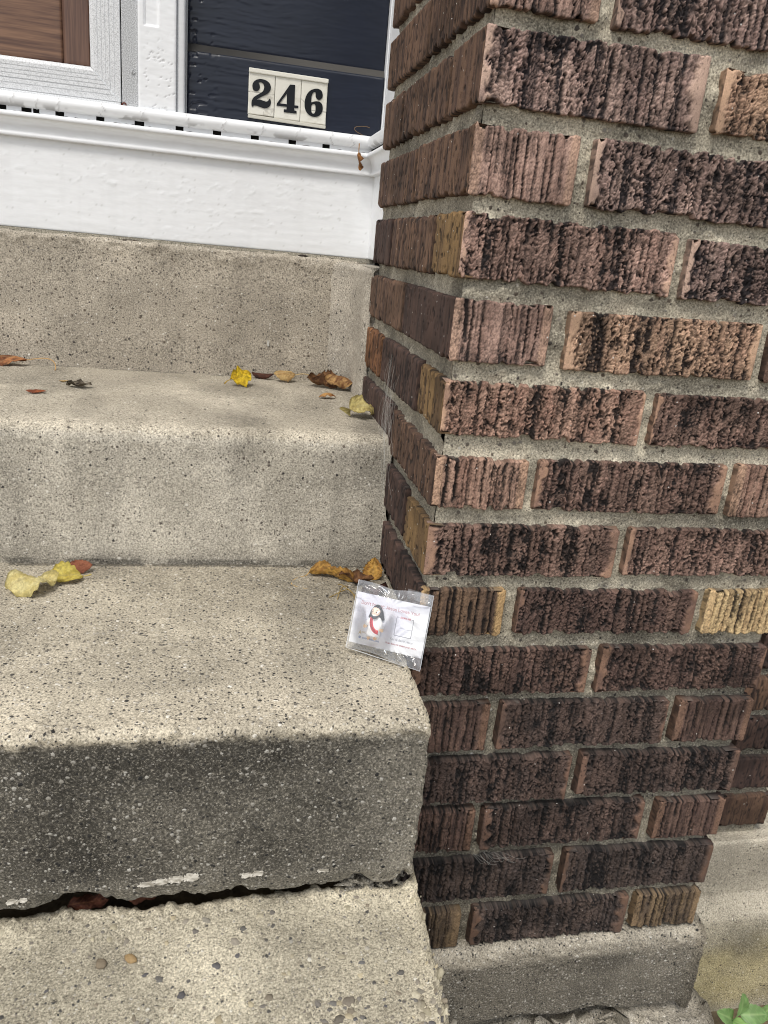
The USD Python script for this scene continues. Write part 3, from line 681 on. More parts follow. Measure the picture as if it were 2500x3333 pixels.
sel = (slab_P[..., 2] > -0.832) & (slab_P[..., 0] > -0.5) & (slab_P[..., 1] < -0.135) & (slab_P[..., 1] > -0.40)
wgt = 0.10 + 2.2 * sstep(-0.20, -0.29, slab_P[..., 1] - 0.30 * slab_P[..., 0] - 0.02) * sstep(0.38, 0.6, fbm(slab_P / 0.05, 3, 9))
p, nn = on_grid(slab_P, sel, 3000, 5, wgt)
nn = np.where(nn[:, 2:] < 0, -nn, nn)
rr = np.random.default_rng(8).uniform(0.0, 1, 3000) ** 2.2 * 0.0032 + 0.0009
m, c = pebbles(p, nn, rr, 3)
obj("small_pebbles", m, "pebble_stone", slab, smooth=True, col=c, kind="stuff")
for (x, y, rad, cc) in ((-0.058, -0.266, 0.0080, S(150, 142, 122)), (-0.055, -0.276, 0.0066, S(160, 150, 128)), (-0.157, -0.262, 0.0052, S(118, 106, 88)), (-0.116, -0.272, 0.0042, S(74, 72, 74)),
                        (-0.146, -0.286, 0.0030, S(140, 78, 58)), (-0.046, -0.275, 0.0036, S(78, 80, 88)), (-0.098, -0.250, 0.0050, S(112, 106, 96)), (-0.285, -0.178, 0.0055, S(128, 116, 98)), (-0.262, -0.176, 0.0055, S(152, 128, 92)),
                        (-0.072, -0.200, 0.0046, S(104, 102, 100)), (-0.088, -0.236, 0.0055, S(122, 114, 102))):
    m, _ = pebbles(np.array([[x, y, -0.8165]]), np.array([[0, 0, 1.0]]), [rad], int(-x * 1e4))
    obj("pebble", m, "pebble_stone", slab, smooth=True, col=np.repeat(cc[None], 42, 0))

# ------------------------------------------------------------------ flakes of old white paint left on the riser
def ragged_plate(cx, cz, w, h, y, seed, thick=0.0022, tilt=0.0):
    r = np.random.default_rng(seed)
    n = 34
    th = np.linspace(0, 2 * np.pi, n, endpoint=False)
    sx = np.sign(np.cos(th)) * np.abs(np.cos(th)) ** 0.45 * w / 2 * (1 + 0.10 * r.normal(size=n))
    sz = np.sign(np.sin(th)) * np.abs(np.sin(th)) ** 0.6 * h / 2 * (1 + 0.22 * r.normal(size=n))
    ring = np.c_[cx + sx, np.full(n, y), cz + sz + tilt * sx]
    inner = np.c_[cx + sx * 0.55, np.full(n, y - thick * 0.7), cz + sz * 0.5 + tilt * sx * 0.55]
    frontr = ring + [0, -thick, 0]
    frontr[:, 1] += r.uniform(-.0005, .0005, n)
    v = np.vstack([ring, frontr, inner, [[cx, y - thick * 0.9, cz]]])
    f = []
    for j in range(n):
        k = (j + 1) % n
        f += [[j, k, n + k], [j, n + k, n + j], [n + j, n + k, 2 * n + k], [n + j, 2 * n + k, 2 * n + j], [2 * n + j, 2 * n + k, 3 * n]]
    return v, np.array(f)

for (cx, cz, w, h, y, tl) in ((-0.2515, -0.7738, 0.013, 0.0046, -0.1412, 0.08), (-0.2400, -0.7726, 0.011, 0.0052, -0.1412, 0.05), (-0.2280, -0.7712, 0.012, 0.0058, -0.1412, 0.05), (-0.2155, -0.7700, 0.0125, 0.0072, -0.1412, 0.03),
                              (-0.1680, -0.7722, 0.0095, 0.0044, -0.1412, 0.05), (-0.1585, -0.7712, 0.0085, 0.0052, -0.1412, 0.0), (-0.1010, -0.7730, 0.0095, 0.0028, -0.1412, 0.0), (-0.3590, -0.7836, 0.009, 0.0042, -0.1400, 0.05), (-0.3505, -0.7822, 0.006, 0.0034, -0.1400, 0.0)):
    m = ragged_plate(cx, cz, w, h, y, int(-cx * 1e4), thick=0.0012, tilt=tl)
    k_ = fbm(np.asarray(m[0]) / 0.004, 3, 5)
    obj("paint_flake", m, "plain_tint", stairs, col=mixc(S(206, 201, 190), S(150, 144, 132), sstep(0.42, 0.62, k_)), label="flake of old whitish paint above the crack")
m = ragged_plate(-0.1290, -0.4040, 0.0035, 0.010, 0.5705, 77, thick=0.001)
obj("paint_flake", m, "plain_tint", stairs, smooth=35, label="tiny white fleck on the top riser")

# dark fill below the stairs and rubble in the crack's right end
b = box(-1.3, -0.02, -0.075, 0.3, -1.4, -0.806)
obj("earth_fill", b, "soil", stairs)
r = np.random.default_rng(4)
rub = []
for k in range(170):
    q = r.normal(size=(9, 3)) * r.uniform(0.0008, 0.0032) * [1.2, 1, 0.8]
    h_ = trimesh.Trimesh(q).convex_hull if False else trimesh.convex.convex_hull(q)
    h_.apply_translation([r.uniform(-0.080, -0.018), r.uniform(-0.127, -0.09), -0.812 + r.uniform(-0.010, 0.012)])
    rub.append(h_)
rub = join(*rub)
obj("rubble", rub, "dark_concrete", stairs, col=np.full((len(rub.vertices), 3), 0.5), kind="stuff", label="crumbled grey mortar wedged in the crack")

# ------------------------------------------------------------------ concrete plinth under the pillar and its footing
pr = dense([(0.43, -1.0475), (0.008, -1.0475)] + arc((0.004, -1.058), 0.0105, 88, 176, 6) + [(-0.0075, -1.12), (-0.006, -1.168), (0.002, -1.176), (0.43, -1.176)], 0.003)
P_, F_ = sweep(pr, np.r_[np.linspace(-0.30, 0.0, 12)[:-1], np.arange(0.0, 0.428, 0.003), 0.430], 71, amp=0.0010, chip=0.004, chip_at=(-0.004, -1.052), ends=(0, 0.012), lump=0.0022)
v = P_.reshape(-1, 3)
ragb = (fbm(np.stack([v[:, 0] / 0.05, v[:, 1] / 0.05, 0 * v[:, 0]], -1), 4, 3) - 0.45) * 0.02
v[:, 2] += np.where(v[:, 2] < -1.165, np.clip(ragb, -0.006, 0.01), 0)
v[:, 0] += 0.07 * 0.3 * (v[:, 2] + 1.11) * (v[:, 0] > 0.40) * -1 * 0.4
c = tone(v, 0.8, 1.15, 0.06, 4) * np.array([0.94, 0.93, 0.91])
front = (v[:, 1] < 0.003)
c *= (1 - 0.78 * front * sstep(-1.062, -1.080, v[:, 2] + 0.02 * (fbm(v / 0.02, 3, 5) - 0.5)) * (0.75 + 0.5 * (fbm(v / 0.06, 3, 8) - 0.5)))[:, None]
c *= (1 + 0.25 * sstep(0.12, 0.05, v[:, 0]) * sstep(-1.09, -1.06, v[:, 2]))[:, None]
obj("plinth", (v, F_), "dark_concrete", pillar, smooth=True, col=c)
pr = dense([(0.36, -1.196), (-0.015, -1.196)] + arc((-0.018, -1.214), 0.018, 90, 165, 6) + [(-0.05, -1.30), (-0.075, -1.42), (0.36, -1.42)], 0.005)
P_, F_ = sweep(pr, np.arange(0.345, 0.472, 0.005), 81, amp=0.002, chip=0.01, chip_at=(-0.015, -1.198), ends=(0.012, 0.016), lump=0.008)
v = P_.reshape(-1, 3)
v[:, 0] += 0.35 * (-1.196 - v[:, 2]) * sstep(0.40, 0.47, v[:, 0]) * 0.8
obj("footing", (v, F_), "dark_concrete", pillar, smooth=True, col=tone(v, 0.8, 1.1, 0.05, 9) * 0.98)
b = box(-0.10, 0.352, 0.02, 0.40, -1.42, -1.178)
obj("footing_fill", b, "dark_concrete", pillar, col=np.full((len(b.vertices), 3), 0.35))
r = np.random.default_rng(14)
chunks = []
for k in range(26):
    s = trimesh.convex.convex_hull(r.normal(size=(10, 3)) * r.uniform(0.004, 0.013) * [1.3, 0.9, 0.8])
    s.apply_translation([r.uniform(0.16, 0.36), r.uniform(-0.012, 0.03), r.uniform(-1.25, -1.200)])
    chunks.append(s)
chunks = join(*chunks)
obj("broken_chunks", chunks, "dark_concrete", pillar, col=np.full((len(chunks.vertices), 3), 0.75), kind="stuff")

# ------------------------------------------------------------------ lower brick wall and foundation behind the pillar
low_wall = thing("brick_wall", "set-back wall of dark brown bricks seen past the right edge of the pillar", "wall", (0.55, 0.3, -1.1))
ztop0 = -0.0095
for row in range(-3, 15):
    zt = ztop0 - row * 0.0713; zbt = zt - 0.0575
    if zbt < -1.095: break
    spans = [(0.40, 0.515), (0.529, 0.672)] if row % 2 else [(0.40, 0.565), (0.579, 0.672)]
    for j, (xa, xb) in enumerate(spans):
        seedc += 1.93
        m, c = brick_mesh([(xa, 0.212), (xa, 0.19), (xb, 0.19), (xb, 0.30 if xb > 0.67 else 0.212)], ["p", "f", "f" if xb > 0.67 else "p"], [SIDE["darkside"], SIDE["brownside" if (row + j) % 3 == 0 else "darkside"], SIDE["darkside"]], (zt, zt), (zbt, zbt), seedc, dv=0.002)
        obj("brick", m, "brick_side_clay", low_wall, smooth=True, col=c)
V1, F1 = mortar_sheet((0.40, 0.197), (0.664, 0.197), (0, -1), -1.085, 0.20, 0.005, 15)
obj("mortar", (V1.reshape(-1, 3), F1), "mortar_bed", low_wall, smooth=True, col=mortar_colour(V1.reshape(-1, 3)))
b = box(0.40, 0.660, 0.203, 0.62, -1.085, 0.20)
obj("core", b, "mortar_bed", low_wall, col=np.ones((len(b.vertices), 3)))

found = thing("foundation_wall", "yellow-stained concrete foundation wall at the lower right behind the plant", "wall", (0.9, 0.3, -1.4))
pr = dense([(0.62, -1.0845), (0.182, -1.0845)] + arc((0.182, -1.0895), 0.005, 92, 178, 4) + [(0.176, -1.19), (0.170, -1.202), (0.148, -1.240), (0.144, -1.26), (0.138, -1.43), (0.62, -1.43)], 0.004)
P_, F_ = sweep(pr, np.r_[np.arange(0.30, 0.90, 0.004), np.linspace(0.91, 2.4, 20)], 91, amp=0.0010, ends=(0, 0.0), lump=0.003)
v = P_.reshape(-1, 3)
c = tone(v, 0.78, 1.14, 0.06, 14)
up = sstep(-1.235, -1.215, v[:, 2])
moss = sstep(-1.235, -1.30, v[:, 2] + 0.04 * (fbm(v / 0.05, 3, 6) - 0.5)) * sstep(-1.41, -1.37, v[:, 2])
c *= mixc(np.array([0.70, 0.68, 0.61]), np.array([1.05, 1.03, 0.98]), up)
c *= mixc(np.ones(3), np.array([1.18, 1.13, 0.86]), moss * (0.5 + 0.9 * fbm(v / 0.03, 4, 77)))
obj("face", (v, F_), "worn_concrete", found, smooth=True, col=c)

# ------------------------------------------------------------------ white sill, moulding and apron under the door, with their return at the right
WHITE = np.array([0.80, 0.81, 0.82])
XR = 0.0235
def wood_sweep(profile, y_ref, x_ref, x_from, y_to, seed, step=0.0016, amp=0.00025, relief=None):
    """profile: dense (out, z); runs along x at y_ref - out, turns forward at x_ref - out with a mitre."""
    pr = np.asarray(profile, float)
    xs = np.r_[np.linspace(-1.3, x_from, 8)[:-1], np.arange(x_from, x_ref - step, step), x_ref]
    ys = np.r_[np.linspace(y_ref, y_to, 90)][1:]
    V, U = [], []
    for x in xs:
        xx_ = np.minimum(x, x_ref - pr[:, 0]); V.append(np.c_[xx_, y_ref - pr[:, 0], pr[:, 1]]); U.append(np.full(len(pr), x))
    V[-1][:, 0] = x_ref - pr[:, 0]
    for y in ys:
        yy_ = np.minimum(y, y_ref - pr[:, 0]); V.append(np.c_[x_ref - pr[:, 0], yy_, pr[:, 1]]); U.append(np.full(len(pr), x_ref + y_ref - y))
    V, U = np.array(V), np.array(U)
    t = np.gradient(pr, axis=0); t /= np.linalg.norm(t, axis=1, keepdims=True) + 1e-12
    no = np.c_[-t[:, 1], t[:, 0]]
    h = (fbm(np.stack([U / 0.03, V[..., 2] / 0.006, 0 * U], -1), 3, seed) - 0.5) * 2 * amp
    col = np.broadcast_to(WHITE, V.shape).copy()
    if relief:
        dh, dirt, dc = relief(U, V[..., 2]); h = h + dh; col = mixc(col, dc, dirt)
    first = np.arange(len(V)) < len(xs)
    V[first, :, 1] -= (no[:, 0] * h)[first]; V[~first, :, 0] -= (no[:, 0] * h)[~first]; V[..., 2] += no[:, 1] * h
    return (V.reshape(-1, 3), grid_faces(V.shape[0], V.shape[1])), col.reshape(-1, 3)

sill = thing("white_door_sill", "cracked white painted wooden sill with moulding and apron board below the door", "sill", (-0.4, 0.6, -0.26))
CR = [-0.4905, -0.4605, -0.430, -0.372, -0.316, -0.2575, -0.2025, -0.1495, -0.0975, -0.0475, -0.016]
def bead_relief(U, Z):
    h, dirt = np.zeros_like(U), np.zeros_like(U)
    for k, x in enumerate(CR):
        wob = (noise(np.stack([Z / 0.004, 0 * Z + k * 3.3, 0 * Z], -1)) - 0.5) * 0.010 + (noise(np.stack([Z / 0.0015, 0 * Z + k * 5.3, 0 * Z], -1)) - 0.5) * 0.003
        g = np.exp(-(((U - x - wob) / 0.0007) ** 2)) * sstep(-0.0905, -0.0925, Z)
        h -= 0.0009 * g; dirt = np.maximum(dirt, g * 0.5)
    low = sstep(-0.100, -0.106, Z) * sstep(0.50, 0.62, fbm(np.stack([U / 0.02, Z / 0.01, 0 * Z], -1), 4, 3))
    return h, np.maximum(dirt, low * 0.6), np.array([0.16, 0.15, 0.14])
pr = dense([(-0.030, -0.0885), (0.004, -0.0897)] + arc((0.009, -0.0985), 0.0085, 95, -70, 12) + [(0.008, -0.1080)], 0.0012)
m, c = wood_sweep(pr[::-1], 0.60, XR, -0.56, 0.405, 5, relief=bead_relief)
obj("bead", m, "white_paint", sill, smooth=True, col=c)
# fillet under the bead, broken by dark gaps
gaps = [(-0.5085, -0.4985), (-0.4790, -0.4660), (-0.4640, -0.4560), (-0.4350, -0.4235), (-0.3810, -0.3700), (-0.3290, -0.3160), (-0.2725, -0.2615), (-0.2200, -0.2085), (-0.1655, -0.1540), (-0.1105, -0.0995), (-0.0600, -0.0490), (-0.0135, -0.004)]
gaps = gaps[:-1]
edges = [-1.3] + [e for g in gaps for e in g] + [XR - 0.009]
for k in range(0, len(edges), 2):
    x0, x1 = edges[k], edges[k + 1]
    if x1 - x0 < 0.002: continue
    n = max(4, int(min(x1 - x0, 0.6) / 0.002))
    xs = np.linspace(x0, x1, n)
    lo = -0.1138 + 0.0022 * (noise(np.c_[xs / 0.004, 0 * xs, 0 * xs + k]) - 0.5)
    v = np.vstack([np.c_[xs, 0 * xs + 0.5915, 0 * xs - 0.1055], np.c_[xs, 0 * xs + 0.5905, lo], np.c_[xs, 0 * xs + 0.60, lo]])
    f = grid_faces(3, n)
    obj("fillet", (v, f), "white_paint", sill, col=np.repeat(WHITE[None] * 0.92, len(v), 0))
v = np.array([[-1.3, 0.602, -0.105], [XR - 0.004, 0.602, -0.105], [XR - 0.004, 0.602, -0.118], [-1.3, 0.602, -0.118], [XR - 0.004, 0.432, -0.105], [XR - 0.004, 0.432, -0.118]])
obj("gap_backing", (v, np.array([[0, 1, 2], [0, 2, 3], [1, 4, 5], [1, 5, 2]])), "dark_hole", sill)
pr = dense([(-0.004, -0.1136), (0.0150, -0.1142), (0.0165, -0.1165), (0.0165, -0.1203)] + [(0.0165 - 0.0105 * math.sin(a), -0.1200 - 0.0150 * (1 - math.cos(a))) for a in np.linspace(0, math.pi / 2, 8)][1:] + [(0.0060, -0.1395), (0.0075, -0.1412), (0.0072, -0.1445), (0.0005, -0.1452)], 0.0014)
m, c = wood_sweep(pr[::-1], 0.60, XR, -0.56, 0.405, 9)
obj("moulding", m, "white_paint", sill, smooth=True, col=c)
def apron_relief(U, Z):
    h = 0.0004 * (fbm(np.stack([U / 0.05, Z / 0.0035, 0 * U], -1), 3, 7) - 0.5)
    h = h - 0.0006 * (np.abs(fbm(np.stack([U / 0.06, Z / 0.012, 0 * U], -1), 3, 27) - 0.5) < 0.006) * (fbm(np.stack([U / 0.09, Z / 0.05, 0 * U], -1), 3, 29) > 0.52)
    grime = 0.16 * sstep(-0.245, -0.2655, Z + 0.02 * (fbm(np.stack([U / 0.03, Z / 0.03, 0 * U], -1), 3, 33) - 0.5)) + 0.06 * sstep(0.56, 0.72, fbm(np.stack([U / 0.012, Z / 0.10, 0 * U], -1), 3, 35))
    dots = 0.5 * sstep(0.90, 0.95, noise(np.stack([U / 0.0035, Z / 0.0030, 0 * U], -1), 38))
    return h, np.clip(np.maximum(grime, dots), 0, 1), np.array([0.50, 0.50, 0.48])
pr = dense([(0.0, -0.1440), (0.0, -0.2655), (-0.01, -0.2660)], 0.0025)
m, c = wood_sweep(pr[::-1], 0.60, XR, -0.56, 0.405, 13, step=0.0025, relief=apron_relief)
obj("apron", m, "white_paint", sill, smooth=True, col=c)
cl = box(XR - 0.0035, XR + 0.004, 0.5985, 0.60, -0.2655, -0.1455)
b = box(-1.3, XR + 0.01, 0.5905, 0.64, -0.2725, -0.2662)
obj("bed_joint", b, "mortar_bed", sill, col=np.full((len(b.vertices), 3), 0.62), label="grey mortar bed under the apron")

# ------------------------------------------------------------------ heightfield panels facing the street
def panel(x0, x1, z0, z1, y, relief=None, step=0.003, thick=0.02, edge=0.0012, base=None):
    n, m = max(4, int((x1 - x0) / step)), max(4, int((z1 - z0) / step))
    X, Z = np.meshgrid(np.linspace(x0, x1, n), np.linspace(z0, z1, m), indexing="ij")
    h, col = (relief(X, Z) if relief else (np.zeros_like(X), None))
    if col is None:
        col = np.broadcast_to(base if base is not None else WHITE, X.shape + (3,)).copy()
    e = np.minimum.reduce([X - x0, x1 - X, Z - z0, z1 - Z])
    V = np.stack([X, y - h + edge * (1 - sstep(0, edge * 2.2, e)), Z], -1)
    pad = np.pad(V, ((1, 1), (1, 1), (0, 0)), mode="edge")
    pad[0, :, 1] = pad[-1, :, 1] = pad[:, 0, 1] = pad[:, -1, 1] = y + thick
    cp = np.pad(col, ((1, 1), (1, 1), (0, 0)), mode="edge")
    return (pad.reshape(-1, 3), grid_faces(n + 2, m + 2)), cp.reshape(-1, 3)

trim = thing("white_door_casing", "flaking white wooden casing board between the metal door frame and the black boards", "door casing", (-0.3, 0.6, -0.09))
def casing_relief(X, Z):
    rec = sstep(-0.3158, -0.3148, X) * sstep(-0.2962, -0.2972, X) * sstep(0.0135, 0.0150, Z)
    g = np.stack([X / 0.016, Z / 0.011, 0 * X], -1)
    ridg = np.abs(fbm(g, 4, 9) - 0.5)
    zone = sstep(0.02, -0.03, Z) * sstep(-0.325, -0.30, X + 0.02 * (fbm(g, 2, 3) - 0.3))
    crack = zone * (1 - sstep(0.004, 0.012, ridg))
    h = -0.003 * rec + 0.0005 * (fbm(np.stack([X / 0.02, Z / 0.004 + X / 0.02, 0 * X], -1), 3, 5) - 0.5) - 0.0010 * crack + 0.0006 * zone * (fbm(g, 2, 12) - 0.5)
    return h, mixc(np.broadcast_to(WHITE, X.shape + (3,)), np.array([0.50, 0.50, 0.50]), crack * 0.55)
m, c = panel(-0.3242, -0.2722, -0.0905, 0.62, 0.5925, casing_relief, step=0.0014)
obj("board", m, "white_paint", trim, smooth=True, col=c)
m, c = panel(-0.2714, -0.2606, -0.0905, 0.62, 0.5975, None, step=0.002, base=np.array([0.66, 0.67, 0.68]))
obj("stop_strip", m, "white_paint", trim, smooth=True, col=c)
m, c = panel(-0.2608, -0.2580, -0.0905, 0.62, 0.6085, None, step=0.002, base=np.array([0.30, 0.31, 0.32]))
obj("inner_strip", m, "white_paint", trim, smooth=True, col=c)
side = thing("white_side_trim", "white painted side board filling the corner between the black boards and the pillar", "trim board", (XR, 0.5, -0.08))
b = box(0.0325, 0.05, 0.425, 0.64, -0.0890, 0.62, 0.001)
obj("board", b, "white_paint", side, smooth=30)
b = box(0.0303, 0.0322, 0.608, 0.640, -0.0890, 0.62, 0.0008)
obj("corner_strip", b, "white_paint", side, smooth=30)

boards = thing("black_board_wall", "glossy black painted wooden boards behind the house number", "wall boards", (-0.12, 0.62, -0.09))
two_tone("black_paint_grain", (0.007, 0.010, 0.019), (0.011, 0.015, 0.028), 30.0, 0.3, 0.7, rough=0.34, stretch=(0.4, 1, 1), bump=0.1, dist=0.001, spec=0.38)
def black_relief(X, Z):
    warp = 0.012 * (fbm(np.stack([X / 0.05, Z / 0.03, 0 * X], -1), 3, 2) - 0.5)
    g = fbm(np.stack([X / 0.03, (Z + warp) / 0.0026, 0 * X], -1), 4, 4)
    h = 0.0009 * (g - 0.5) * (1.15 - 0.75 * sstep(-0.2, -0.02, X))
    chips = sstep(0.70, 0.78, noise(np.stack([X / 0.008, Z / 0.004, 0 * X], -1), 6)) * sstep(-0.20, -0.255, X)
    return h - 0.0016 * chips, None
def lower_black(X, Z):
    h, _ = black_relief(X, Z)
    return h, None
m, c = panel(-0.2582, 0.0300, 0.0040, 0.62, 0.6220, black_relief, step=0.0014)
obj("board", m, "black_paint_grain", boards, smooth=True)
m, c = panel(-0.2582, 0.0300, -0.0905, -0.0052, 0.6125, lower_black, step=0.0014, edge=0.0016)
obj("board", m, "black_paint_grain", boards, smooth=True)
n = 130
xs = np.linspace(-0.2582, 0.0300, n)
v = np.vstack([np.c_[xs, 0 * xs + 0.6140, 0 * xs - 0.0060], np.c_[xs, 0 * xs + 0.6165 + 0.0006 * noise(np.c_[xs / 0.01, 0 * xs, 0 * xs]), 0 * xs - 0.0015], np.c_[xs, 0 * xs + 0.6235, 0 * xs + 0.0060]])
dust = np.array([0.044, 0.041, 0.037])
cc = np.repeat(dust[None], 3 * n, 0) * (0.45 + 0.9 * sstep(-0.22, -0.08, np.tile(xs, 3)))[:, None]
obj("bevel", (v, grid_faces(3, n, True)), "plain_tint", boards, smooth=True, col=cc, label="dusty sloping ledge between the two black boards")
tw = smooth_line([(0.002, 0.604, -0.088), (-0.010, 0.608, -0.078), (-0.002, 0.609, -0.0755), (0.012, 0.607, -0.0765)], 16)
obj("dry_stalk", tube(tw, 0.0004, 5), "plain_tint", None, col=np.repeat(S(120, 96, 66)[None], 80, 0), label="thin bent dry stalk in the corner of the black boards", category="stalk")

# ------------------------------------------------------------------ storm door
door = thing("storm_door", "weathered aluminium storm door frame around brown wood in the top left corner", "door", (-0.45, 0.6, -0.09))
m, c = panel(-1.3, -0.4252, -0.046, 0.62, 0.6120, None, step=0.004)
obj("wood_panel", m, "door_wood_flat", door, smooth=True)
m, c = panel(-0.4248, -0.3880, -0.046, 0.62, 0.6110, None, step=0.004)
obj("wood_stile", m, "door_wood_upright", door, smooth=True)
wprof = np.array([(0.0, 0.0085), (0.0004, 0.0045), (0.0012, 0.0032), (0.0050, 0.0010), (0.0058, 0.0000), (0.0105, 0.0000), (0.0108, 0.0007), (0.0114, 0.0007), (0.0117, 0.0000), (0.0158, 0.0), (0.0161, 0.0007), (0.0167, 0.0007), (0.0170, 0), (0.0208, 0.0), (0.0211, 0.0007), (0.0217, 0.0007), (0.0220, 0),
                  (0.0262, 0.0), (0.0265, 0.0010), (0.0275, 0.0010), (0.0278, 0), (0.0325, 0.0), (0.0328, 0.0007), (0.0334, 0.0007), (0.0337, 0), (0.0404, 0.0004), (0.0410, 0.0020), (0.0410, 0.02)])
w, dpt = wprof[:, 0], wprof[:, 1]
cx, cz, yf = -0.3893, -0.0445, 0.6005
bot = np.stack([np.c_[np.full(len(w), -1.3), yf + dpt, cz - w], np.c_[cx + w, yf + dpt, cz - w]])
obj("frame_rail", (bot.reshape(-1, 3), grid_faces(2, len(w))), "door_metal", door)
up_ = np.stack([np.c_[cx + w + 0.0002, yf + dpt, cz - w + 0.0003], np.c_[cx + w + 0.0002, yf + dpt, np.full(len(w), 0.62)]])
obj("frame_stile", (up_.reshape(-1, 3), grid_faces(2, len(w))), "door_metal", door)
b = box(-1.3, cx + 0.0405, 0.6012, 0.615, cz - 0.0470, cz - 0.0412, 0.0006)
obj("door_sweep", b, "door_metal", door, smooth=30)
b = box(-0.3490, -0.3462, 0.6045, 0.62, -0.0905, 0.62)
obj("hinge_gap", b, "dark_hole", door)
jamb = thing("aluminium_jamb", "speckled grey aluminium jamb strip with one screw beside the storm door", "door jamb", (-0.335, 0.6, -0.09))
b = box(-0.3462, -0.3246, 0.5975, 0.615, -0.0895, 0.62, 0.0008)
obj("strip", b, "jamb_metal", jamb, smooth=30)
s = trimesh.creation.cylinder(radius=0.0027, height=0.0016, sections=20); s.apply_transform(trimesh.transformations.rotation_matrix(np.pi / 2, [1, 0, 0])); s.apply_translation([-0.3312, 0.5968, -0.0452])
sc = obj("screw", s, "jamb_metal", jamb, smooth=30)
s = box(-0.0003, 0.0003, -0.0003, 0.0003, -0.0022, 0.0022); s.apply_transform(trimesh.transformations.rotation_matrix(0.25, [0, 1, 0])); s.apply_translation([-0.3312, 0.5960, -0.0452])
obj("slot", s, "dark_hole", sc)
ring = trimesh.creation.torus(0.0026, 0.0009, 14, 8); ring.apply_transform(trimesh.transformations.rotation_matrix(np.pi / 2, [1, 0, 0])); ring.apply_translation([-0.3435, 0.5962, -0.0885])
obj("nail", ring, "plain_tint", jamb, smooth=True, col=np.repeat(S(96, 52, 40)[None], len(ring.vertices), 0), label="rusty nail head at the foot of the jamb")

# the house wall goes on above the picture
upper = thing("house_wall", "dark board wall of the house above the picture", "wall", (-0.3, 0.65, 0.6))
b = box(-3.0, 2.6, 0.625, 0.70, 0.62, 2.2)
obj("boards", b, "black_paint", upper)
b = box(0.04, 2.6, 0.625, 0.70, -1.42, 0.62)
obj("side_boards", b, "black_paint", upper)

# ------------------------------------------------------------------ house number plate
from shapely.geometry import Polygon
def chaikin(p, k=3):
    p = np.array(p, float)
    for _ in range(k):
        q = np.roll(p, -1, 0)
        p = np.stack([0.75 * p + 0.25 * q, 0.25 * p + 0.75 * q], 1).reshape(-1, 2)
    return p
D2 = [(-52.9, -18), (-53.1, -10.9), (-50.3, -5.4), (-43.3, -.5), (-37.5, 2.9), (-35.4, 7.4), (-35.5, 11.5), (-37.4, 14.8), (-40.7, 15.8), (-44.1, 14.6), (-41.8, 11.9), (-41.5, 7.8), (-43.5, 4), (-47.1, 2.6), (-50.7, 3.7), (-52.5, 7.6), (-52.4, 11.8), (-50.2, 15.6), (-46, 18.5), (-40.2, 19.8), (-33.6, 19.2), (-28, 16.3), (-25.4, 11.5), (-26.1, 6.4), (-29.6, 1.9), (-35.4, -1.6), (-42.4, -5.6), (-46.6, -9.1), (-41.7, -7.1), (-35.8, -8.4), (-31.4, -9.1), (-28.5, -7.5), (-27.4, -4.5), (-25.7, -4.9), (-24.5, -9.2), (-25.6, -13.9), (-29.4, -17.3), (-34.7, -18.4), (-41.3, -16.9), (-46.9, -15.7), (-49.9, -16.6), (-50.5, -17.8)]
D4 = [(2, 17.6), (9.3, 17.8), (9.8, -9), (15.7, -9), (15.4, -12.2), (9.6, -12.4), (9.8, -15.8), (13.4, -16.2), (13.4, -19.8), (-5.4, -19.9), (-5.3, -16), (-1.6, -15.8), (-1.5, -12.3), (-16.4, -12.5), (-15.9, -9.4)]
H4 = [(-1.9, 5.2), (-1.5, -8.9), (-12.3, -9)]
D6 = [(42.1, 17.4), (34.8, 15.3), (29.1, 11), (25.5, 4), (24.3, -4.6), (25.8, -12.9), (30.9, -19), (37.8, -21.3), (44.5, -20.5), (49.7, -16.8), (52.3, -10.4), (51.6, -3.8), (47.9, 0), (42.5, .6), (37.2, -.9), (34.2, -2.8), (34.2, 3.8), (35.2, 9.4), (37.7, 12.1), (40.4, 12.1), (40.2, 9.4), (41, 4.7), (44.4, 2.3), (48.4, 3.1), (51.1, 7.1), (50.6, 11.8), (48.3, 15.8)]
H6 = [(37.4, -3.7), (40.5, -3.9), (41.3, -8.6), (41.2, -14.8), (38.6, -17.3), (35.7, -16), (34.7, -10.6), (34.9, -5.8)]
plate = thing("house_number_plate", "house number plate reading 246 in black on three cream tiles", "house number", (-0.113, 0.61, -0.05))
CREAM = np.array([0.72, 0.70, 0.62])
def digit(out, hole, smooth):
    o = chaikin(out, 2) if smooth else np.array(out)
    holes = [chaikin(hole, 2) if smooth else np.array(hole)] if hole else []
    g = Polygon(o / 1000, [h / 1000 for h in holes]).buffer(0)
    m = trimesh.creation.extrude_polygon(g, 0.0010, engine="earcut")
    m.apply_transform(np.array([[1, 0, 0, -0.113], [0, 0, -1, 0.6085], [0, 1, 0, -0.05], [0, 0, 0, 1.0]]))
    return m
